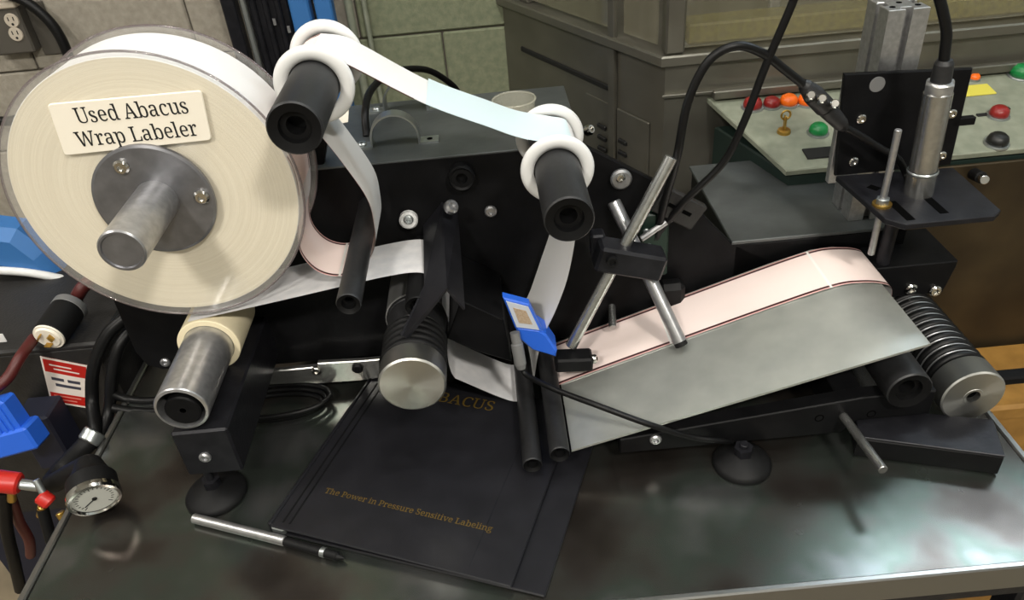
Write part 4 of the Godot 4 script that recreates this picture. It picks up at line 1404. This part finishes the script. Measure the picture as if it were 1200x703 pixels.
	tube(st, smooth_path([Vector3(-0.9985, 0.1259, -0.2750), Vector3(-0.9236, 0.1136, -0.2750), Vector3(-0.8805, 0.1010, -0.2750), Vector3(-0.8416, 0.0849, -0.2750)], 6), 0.008, 8)
	obj("white_hem", st, M.white_plastic, bg)
	gauge()


func gauge() -> void:
	var c := Vector3(-0.600, 0.041, 0.25)
	var n := Vector3(0.401, -0.222, 0.886).normalized()
	var o := thing("pressure_gauge", "round steel rimmed pressure gauge with red valves at the bench's left edge", "pressure gauge", Vector3(-0.62, 0.0, 0.23))
	var st := mb()
	var ax := along(c, n)
	lathe(st, ax, [Vector2(0.0305, 0.0), Vector2(0.033, -0.004), Vector2(0.033, -0.030), Vector2(0.026, -0.040), Vector2(0.018, -0.062), Vector2(0, -0.064)], 40)
	obj("gauge_body", st, M.rubber, o)
	st = mb()
	lathe(st, ax, [Vector2(0.0285, 0.002), Vector2(0.0300, 0.005), Vector2(0.0335, 0.004), Vector2(0.0350, 0.0), Vector2(0.0350, -0.006), Vector2(0.033, -0.007)], 44)
	obj("bezel", st, M.chrome, o)
	st = mb()
	lathe(st, ax, [Vector2(0, 0.0005), Vector2(0.029, 0.0005), Vector2(0.029, -0.002)], 40)
	var dial := obj("dial", st, M.dial, o)
	st = mb()
	for k in 21:
		var a := deg_to_rad(225.0 - 13.5 * k)
		var big := k % 5 == 0
		box(st, ax * Transform3D(Basis(Vector3(0, 0, 1), a), Vector3(cos(a) * 0.0225, sin(a) * 0.0225, 0.0007)), Vector3(0.006 if big else 0.0035, 0.0012, 0.0004), 0.0001)
	obj("scale_marks", st, M.ink, dial)
	st = mb()
	box(st, ax * Transform3D(Basis(Vector3(0, 0, 1), deg_to_rad(215)), Vector3(-0.007, -0.0049, 0.0012)), Vector3(0.022, 0.0018, 0.0006), 0.0002)
	lathe(st, ax, [Vector2(0, 0.002), Vector2(0.003, 0.002), Vector2(0.0034, 0.0005)], 14)
	obj("needle", st, M.ink, dial)
	# regulator pipe behind the gauge
	var back := c - n * 0.06
	st = mb()
	tube(st, smooth_path([back + n * 0.02, back, Vector3(-0.7193, -0.0126, 0.1600), Vector3(-0.7230, -0.0216, 0.1200), Vector3(-0.6880, 0.0023, 0.1000), Vector3(-0.6778, 0.0072, 0.0800)], 6), 0.015, 14)
	obj("regulator_pipe", st, M.rubber, o)
	st = mb()
	bar(st, Vector3(-0.6814, 0.0089, 0.1000), Vector3(-0.6720, 0.0171, 0.0850), 0.0170, 18, 0.002)
	obj("pipe_ferrule", st, M.zinc, o)
	for q in [[Vector3(-0.7618, 0.0436, 0.2000), Vector3(-0.7301, 0.0320, 0.2000), 0.016], [Vector3(-0.7007, 0.0214, 0.2150), Vector3(-0.6874, 0.0071, 0.2200), 0.011]]:
		st = mb()
		bar(st, q[0], q[1], q[2], 18, 0.003)
		obj("red_valve", st, M.red, o)
	st = mb()
	bar(st, Vector3(-0.7301, 0.0320, 0.2000), Vector3(-0.7066, 0.0233, 0.2000), 0.008, 14)
	bar(st, Vector3(-0.7010, 0.0426, 0.2050), Vector3(-0.6938, 0.0205, 0.2150), 0.005, 12)
	obj("valve_stem", st, M.zinc, o)
	for q in [[Vector3(-0.7005, 0.0052, 0.2200), Vector3(-0.7119, -0.0156, 0.2200)], [Vector3(-0.6743, -0.0014, 0.2300), Vector3(-0.6693, -0.0184, 0.2350)], [Vector3(-0.7424, 0.0267, 0.2050), Vector3(-0.7518, 0.0060, 0.2050)]]:
		st = mb()
		bar(st, q[0], q[1], 0.0065, 12)
		obj("brass_fitting", st, M.brass, o)
	# hoses hanging from the valves
	for q in [[[Vector3(-0.7035, -0.0017, 0.2200), Vector3(-0.7047, -0.0609, 0.2400), Vector3(-0.7034, -0.1149, 0.2600), Vector3(-0.7049, -0.1706, 0.2800)], 0.008, "black air hose hanging from the gauge's small red valve", M.cable], [[Vector3(-0.7595, 0.0216, 0.2000), Vector3(-0.7915, -0.0598, 0.2000), Vector3(-0.8121, -0.1288, 0.2000), Vector3(-0.8446, -0.2155, 0.1900)], 0.009, "black air hose hanging from the large red valve at the left edge", M.cable], [[Vector3(-0.7635, 0.0014, 0.1900), Vector3(-0.7950, -0.0765, 0.1700), Vector3(-0.8180, -0.1445, 0.1500), Vector3(-0.8512, -0.2060, 0.1300)], 0.008, "dark red air hose curving down beside the black hose at the left edge", M.cable_red]]:
		st = mb()
		tube(st, smooth_path(q[0], 8), q[1], 10)
		tag(obj("air_hose", st, q[3]), q[2], "hose")


# ==================================================================== things on the bench
func bench_things() -> void:
	# ring binder, turned a little on the bench
	var p0 := Vector3(-0.352, 0, 0.306)
	var bu := Vector3(0.361, 0, 0.139).normalized()
	var bv := Vector3(bu.z, 0, -bu.x)
	var xf := Transform3D(Basis(bu, Vector3.UP, -bv), p0)
	var W := 0.383
	var H := 0.330
	var o := thing("ring_binder", "black ring binder with gold lettering lying under the machine", "binder", p0)
	var st := mb()
	box(st, xf * at(Vector3(W / 2.0, 0.003, -H / 2.0)), Vector3(W, 0.004, H), 0.0015)
	obj("back_cover", st, M.vinyl, o)
	st = mb()
	box(st, xf * at(Vector3(0.0, 0.011, -H / 2.0)), Vector3(0.006, 0.020, H), 0.002)
	obj("spine", st, M.vinyl, o)
	# front cover: hinged on the spine, resting lower at the far edge
	var tiltb := Basis(Vector3(0, 0, 1), deg_to_rad(-1.4))
	var fx := xf * Transform3D(tiltb, Vector3(0.004, 0.0195, 0.0))
	st = mb()
	box(st, fx * at(Vector3(0.169, 0.0, -H / 2.0 + 0.004)), Vector3(0.338, 0.0036, H - 0.002), 0.0014)
	var fc := obj("front_cover", st, M.vinyl, o)
	st = mb()
	for k in [0.014, 0.024]:
		box(st, fx * at(Vector3(k, 0.0021, -H / 2.0)), Vector3(0.003, 0.001, H - 0.012), 0.0004)
	obj("hinge_rib", st, M.black, fc)
	st = mb()
	box(st, xf * at(Vector3(0.15, 0.0105, -0.153)), Vector3(0.27, 0.008, 0.29), 0.001)
	obj("pages", st, M.black_metal, o)
	st = mb()
	bx(st, Vector3.ZERO, Vector3(0.010, 0.016, 0.010), 0.002)
	for v in [Vector3(0.010, 0.010, -0.004)]:
		box(st, xf * at(v), Vector3(0.022, 0.014, 0.010), 0.003)
	st = mb()
	box(st, xf * at(Vector3(0.012, 0.0105, -0.003)), Vector3(0.022, 0.013, 0.010), 0.003)
	obj("spine_clip", st, M.zinc, o)
	var flat := Basis(Vector3.RIGHT, Vector3.FORWARD, Vector3.UP)   # letters lie on the cover, their tops to the back
	var tag_at := fx.affine_inverse() * Vector3(-0.1682, 0.0180, 0.3006)
	text("motto", "The Power in Pressure Sensitive Labeling", 0.0125, "Droid Serif", fx * Transform3D(flat, Vector3(tag_at.x, 0.0019, tag_at.z)), M.gold, fc, 0.0003)
	var big_at := fx.affine_inverse() * Vector3(-0.0841, 0.0150, 0.0994)
	text("title", "ABACUS", 0.029, "Droid Serif", fx * Transform3D(flat, Vector3(big_at.x - 0.012, 0.0019, big_at.z)), M.gold, fc, 0.0003)
	# slim pen
	var pa := Vector3(-0.4664, 0.0075, 0.2725)
	var pb := Vector3(-0.3295, 0.0075, 0.3268)
	var pc := Vector3(-0.2548, 0.0075, 0.3593)
	var pen := thing("pen", "slim silver pen with a black grip lying in front of the binder", "pen", Vector3(pb.x, 0, pb.z))
	st = mb()
	bar(st, pa, pb, 0.0068, 18, 0.001)
	obj("barrel", st, M.alu, pen)
	st = mb()
	bar(st, pb, pc, 0.0062, 18, 0.001)
	obj("grip", st, M.rubber, pen)
	st = mb()
	var dn := (pc - pb).normalized()
	lathe(st, along(pc, dn), [Vector2(0, 0.010), Vector2(0.0015, 0.010), Vector2(0.005, 0.0), Vector2(0, 0)], 14)
	obj("tip", st, M.rubber, pen)
	st = mb()
	bar(st, pc - dn * 0.026, pc - dn * 0.018, 0.0066, 16, 0.001)
	obj("ring", st, M.zinc, pen)
	# black power supply box at the right end
	var q := [Vector2(0.664, 0.270), Vector2(0.632, 0.325), Vector2(0.500, 0.278), Vector2(0.44, 0.20), Vector2(0.50, 0.165), Vector2(0.66, 0.20)]
	var ps := thing("power_supply", "low black housing at the right end of the bench below the ringed roller", "housing", Vector3(0.57, 0, 0.24))
	var f0 := Vector3(0.6211, 0.0000, 0.3238)
	var f1 := Vector3(0.4524, 0.0000, 0.2681)
	var fdir := (f1 - f0).normalized()
	var bdir := Vector3(-fdir.z, 0, fdir.x)
	if bdir.z > 0:
		bdir = -bdir
	st = mb()
	slab(st, [Vector2(f0.x, f0.z), Vector2(f1.x, f1.z), Vector2(f1.x + bdir.x * 0.06, f1.z + bdir.z * 0.06), Vector2(f0.x + bdir.x * 0.066, f0.z + bdir.z * 0.066)], 0.0, 0.036, 0.003)
	obj("housing_body", st, M.black, ps)
	st = mb()
	slab(st, [Vector2(f0.x - bdir.x * 0.002, f0.z - bdir.z * 0.002), Vector2(f1.x, f1.z), Vector2(f1.x + bdir.x * 0.061, f1.z + bdir.z * 0.061), Vector2(f0.x + bdir.x * 0.067, f0.z + bdir.z * 0.067)], 0.036, 0.039, 0.001)
	obj("housing_lid", st, M.black_metal, ps)
	# bar that sticks out past the bench on the right
	st = mb()
	bx(st, Vector3(0.66, 0.012, 0.150), Vector3(0.80, 0.028, 0.172), 0.003)
	bx(st, Vector3(0.66, 0.0, 0.150), Vector3(0.69, 0.014, 0.172), 0.002)
	tag(obj("black_bar", st, M.black), "black flat bar sticking out past the right end of the bench", "bar")
	# coil of thin cable on the bench under the flat bar
	st = mb()
	for k in 3:
		var pts := []
		for i in 15:
			var a2 := TAU * i / 14.0
			pts.append(Vector3(-0.395 + cos(a2) * (0.075 + 0.008 * k), 0.005 + 0.007 * k, 0.055 + sin(a2) * (0.030 + 0.004 * k)))
		tube(st, smooth_path(pts, 3), 0.004, 8)
	tag(obj("cable_coil", st, M.cable), "coil of thin black cable on the bench under the flat steel bar", "cable")


# ==================================================================== behind the machine
func back_things() -> void:
	# wall outlet box
	var c := Vector3(-1.1168, 0.4031, -0.9300)
	var o := thing("outlet_box", "grey double socket outlet box on the block wall at the top left", "outlet", Vector3(c.x, c.y - 0.06, -0.95))
	var st := mb()
	bx(st, Vector3(c.x - 0.058, c.y - 0.058, -0.950), Vector3(c.x + 0.040, c.y + 0.058, -0.912), 0.004)
	obj("box_shell", st, M.outlet, o)
	st = mb()
	bx(st, Vector3(c.x - 0.060, c.y + 0.046, -0.950), Vector3(c.x + 0.042, c.y + 0.060, -0.905), 0.003)
	obj("top_cap", st, M.outlet_face, o)
	st = mb()
	bx(st, Vector3(c.x + 0.04, c.y - 0.075, -0.950), Vector3(c.x + 0.085, c.y + 0.05, -0.944), 0.002)
	obj("wall_plate", st, M.outlet, o)
	for p in [Vector3(-1.0996, 0.4221, -0.9120), Vector3(-1.1035, 0.3910, -0.9120)]:
		st = mb()
		lathe(st, at(p), [Vector2(0, 0.003), Vector2(0.015, 0.003), Vector2(0.0165, 0.001), Vector2(0.0165, -0.002), Vector2(0, -0.002)], 24)
		var so := obj("socket", st, M.outlet_face, o)
		st = mb()
		for s in [-1.0, 1.0]:
			box(st, at(p + Vector3(s * 0.006, 0.004, 0.003)), Vector3(0.0025, 0.009, 0.001), 0.0003)
		bar(st, p + Vector3(0, -0.008, 0.001), p + Vector3(0, -0.008, 0.0036), 0.003, 10, 0.0002)
		obj("slots", st, M.ink, so)
	# steel rack upright with blue uprights behind
	var r := thing("storage_rack", "dark slotted steel rack with blue uprights in front of the block wall", "rack", Vector3(-0.46, -0.9, -0.86))
	for p in [[-0.600, -0.568, -0.905, -0.87, M.black_metal, "post"], [-0.562, -0.548, -0.90, -0.885, M.zinc, "edge_strip"]]:
		st = mb()
		bx(st, Vector3(p[0], -0.9, p[2]), Vector3(p[1], 1.5, p[3]), 0.003)
		obj(p[5], st, p[4], r)
	st = mb()
	bx(st, Vector3(-0.548, -0.9, -0.925), Vector3(-0.455, 1.5, -0.895), 0.003)
	for k in 3:
		bx(st, Vector3(-0.540 + k * 0.028, -0.9, -0.896), Vector3(-0.527 + k * 0.028, 1.5, -0.885), 0.003)
	var sp := obj("slotted_channel", st, M.black_metal, r)
	for k in 5:
		for x in [-0.463, -0.492]:
			st = mb()
			box(st, at(Vector3(x, 0.05 + k * 0.10 + (0.02 if x < -0.47 else 0.0), -0.884)), Vector3(0.007, 0.016, 0.002), 0.0005)
			obj("slot", st, M.grey_plastic, sp)
	for p in [[-0.450, -0.404], [-0.392, -0.352]]:
		st = mb()
		bx(st, Vector3(p[0], -0.9, -0.92), Vector3(p[1], 1.5, -0.88), 0.004)
		obj("blue_upright", st, M.blue_pale, r)
	st = mb()
	bx(st, Vector3(-0.452, 0.255, -0.888), Vector3(-0.35, 0.330, -0.868), 0.003)
	obj("crossbar", st, M.navy, r)
	# conduit pipes on the wall
	for p in [[-0.322, 0.010, "thicker of the two pale conduit pipes on the wall right of the blue rack"], [-0.285, 0.006, "thinner of the two pale conduit pipes on the wall right of the blue rack"]]:
		st = mb()
		bar(st, Vector3(p[0], -0.9, -0.935), Vector3(p[0], 2.6, -0.935), p[1], 16)
		tag(obj("conduit_pipe", st, M.console_paint), p[2], "pipe")
	# ochre crate to the right, its colour standing in for an orange reflection
	var oc := thing("reflection_crate", "ochre crate shape standing in for an orange reflection beyond the right end of the bench", "crate", Vector3(1.0, -0.9, -0.03))
	st = mb()
	bx(st, Vector3(0.80, -0.9, -0.13), Vector3(1.25, -0.20, 0.02), 0.006)
	obj("crate_body", st, M.ochre, oc)
	st = mb()
	bx(st, Vector3(0.79, -0.215, -0.14), Vector3(1.26, -0.18, 0.03), 0.006)
	obj("crate_rim", st, M.ochre, oc)


func cable_run(pts: Array, r: float, label: String, cat := "cable") -> void:
	var st := mb()
	tube(st, smooth_path(pts, 8), r, 12)
	tag(obj("cable", st, M.cable), label, cat)


func cables() -> void:
	cable_run([Vector3(0.80, 2.58, -0.1), Vector3(0.68, 1.5, -0.02), Vector3(0.4244, 0.7307, 0.0500), Vector3(0.3940, 0.6506, 0.0600), Vector3(0.3779, 0.6066, 0.0600), Vector3(0.3669, 0.5583, 0.0550), Vector3(0.3471, 0.4911, 0.0500), Vector3(0.3269, 0.4196, 0.0500), Vector3(0.3050, 0.3586, 0.0450), Vector3(0.2599, 0.3060, 0.0400), Vector3(0.2347, 0.2563, 0.0200), Vector3(0.2189, 0.2289, 0.0150)], 0.0052, "thick black cable falling from above to the slotted clamp")
	cable_run([Vector3(0.2224, 0.2194, 0.0120), Vector3(0.2288, 0.2932, 0.0300), Vector3(0.2389, 0.3739, 0.0500), Vector3(0.2486, 0.4524, 0.0550), Vector3(0.2715, 0.5032, 0.0550), Vector3(0.3043, 0.5192, 0.0550), Vector3(0.3401, 0.5058, 0.0500), Vector3(0.3741, 0.4793, 0.0450), Vector3(0.4071, 0.4520, 0.0400)], 0.0058, "thick black cable arching over to the sensor connector")
	var a := Vector3(0.4006, 0.4583, 0.0400)
	var b := Vector3(0.4727, 0.3849, 0.0300)
	var o := thing("cable_connector", "black inline cable connector with metal screws beside the sensor bracket", "connector", a.lerp(b, 0.5))
	var L := a.distance_to(b)
	var st := mb()
	lathe(st, along(a, b - a), [Vector2(0, L), Vector2(0.006, L), Vector2(0.010, L - 0.010), Vector2(0.012, L * 0.6), Vector2(0.012, L * 0.55), Vector2(0.0135, L * 0.52), Vector2(0.0135, L * 0.25), Vector2(0.009, 0.006), Vector2(0.006, 0.0), Vector2(0, 0)], 18)
	obj("connector_shell", st, M.roller_black, o)
	for p in [Vector3(0.4201, 0.4428, 0.0620), Vector3(0.4398, 0.4325, 0.0580), Vector3(0.4092, 0.4447, 0.0520)]:
		st = mb()
		lathe(st, along(p, Vector3(-0.2, 0.5, 0.8)), [Vector2(0, 0.005), Vector2(0.0045, 0.005), Vector2(0.006, 0.003), Vector2(0.006, -0.012), Vector2(0, -0.012)], 14)
		obj("connector_screw", st, M.chrome, o)
	cable_run([Vector3(0.4699, 0.3877, 0.0300), Vector3(0.4977, 0.3709, 0.0320), Vector3(0.5254, 0.3522, 0.0360), Vector3(0.5505, 0.3361, 0.0400), Vector3(0.5681, 0.3096, 0.0400), Vector3(0.5598, 0.3030, 0.0703)], 0.0050, "black cable from the inline connector across the bracket plate")
	cable_run([Vector3(0.5615, 0.474, 0.077), Vector3(0.5583, 0.4934, 0.0770), Vector3(0.5543, 0.5186, 0.0770), Vector3(0.5420, 0.5478, 0.0770), Vector3(0.5246, 0.5826, 0.0750), Vector3(0.5024, 0.6295, 0.0700), Vector3(0.4752, 0.7185, 0.0500), Vector3(0.60, 1.5, -0.05), Vector3(0.64, 2.58, -0.1)], 0.0066, "black cable rising from the top of the steel photo sensor")
	cable_run([Vector3(0.0043, 0.1226, 0.1540), Vector3(0.0116, 0.1126, 0.1620), Vector3(0.0469, 0.1159, 0.2000), Vector3(0.1002, 0.1157, 0.2400), Vector3(0.1650, 0.0939, 0.2620), Vector3(0.2250, 0.0582, 0.2580), Vector3(0.2750, 0.0373, 0.2520), Vector3(0.3331, -0.0283, 0.2000)], 0.0042, "thin black cable from the blue sensor along the ramp's front")
	cable_run([Vector3(-0.1932, 0.3848, -0.1000), Vector3(-0.1935, 0.4134, -0.1300), Vector3(-0.1881, 0.4224, -0.2000), Vector3(-0.1615, 0.4140, -0.3000), Vector3(-0.1150, 0.3795, -0.4000), Vector3(-0.0776, 0.3330, -0.4500), Vector3(-0.0618, 0.3006, -0.4700)], 0.0058, "black cable looping up from the machine's top cover behind the white strip")
	cable_run([Vector3(-1.1080, 0.4941, -0.9000), Vector3(-1.0444, 0.4622, -0.9000), Vector3(-1.0056, 0.4049, -0.9000), Vector3(-0.9984, 0.3344, -0.9000), Vector3(-1.0149, 0.2736, -0.9000), Vector3(-1.0864, 0.2224, -0.9000), Vector3(-1.1845, 0.1923, -0.9000), Vector3(-1.2476, 0.1941, -0.9000)], 0.012, "thick black cord arching round the wall outlet at the top left")
	cable_run([Vector3(-0.6305, 0.1318, -0.0600), Vector3(-0.6642, 0.1122, -0.0400), Vector3(-0.6976, 0.0639, -0.0200), Vector3(-0.7143, 0.0082, 0.0000), Vector3(-0.6977, -0.0140, 0.0500), Vector3(-0.7026, -0.0323, 0.0700)], 0.0105, "thick black hose bending down left of the mounting plate, outer one", "hose")
	cable_run([Vector3(-0.6230, 0.1134, -0.0600), Vector3(-0.6474, 0.0949, -0.0300), Vector3(-0.6693, 0.0503, -0.0100), Vector3(-0.6870, -0.0053, 0.0100), Vector3(-0.6947, -0.0281, 0.0500)], 0.0095, "thick black hose bending down left of the mounting plate, inner one", "hose")
	cable_run([Vector3(-0.6801, 0.0230, 0.0000), Vector3(-0.6555, 0.0046, 0.0000), Vector3(-0.6094, 0.0040, 0.0100), Vector3(-0.5308, 0.0182, 0.0200)], 0.0075, "black tube crossing the bench edge behind the rewind spindle, upper one", "hose")
	cable_run([Vector3(-0.6733, 0.0061, 0.0200), Vector3(-0.6381, -0.0061, 0.0200), Vector3(-0.5911, -0.0028, 0.0300), Vector3(-0.5186, 0.0031, 0.0300)], 0.0075, "black tube crossing the bench edge behind the rewind spindle, lower one", "hose")
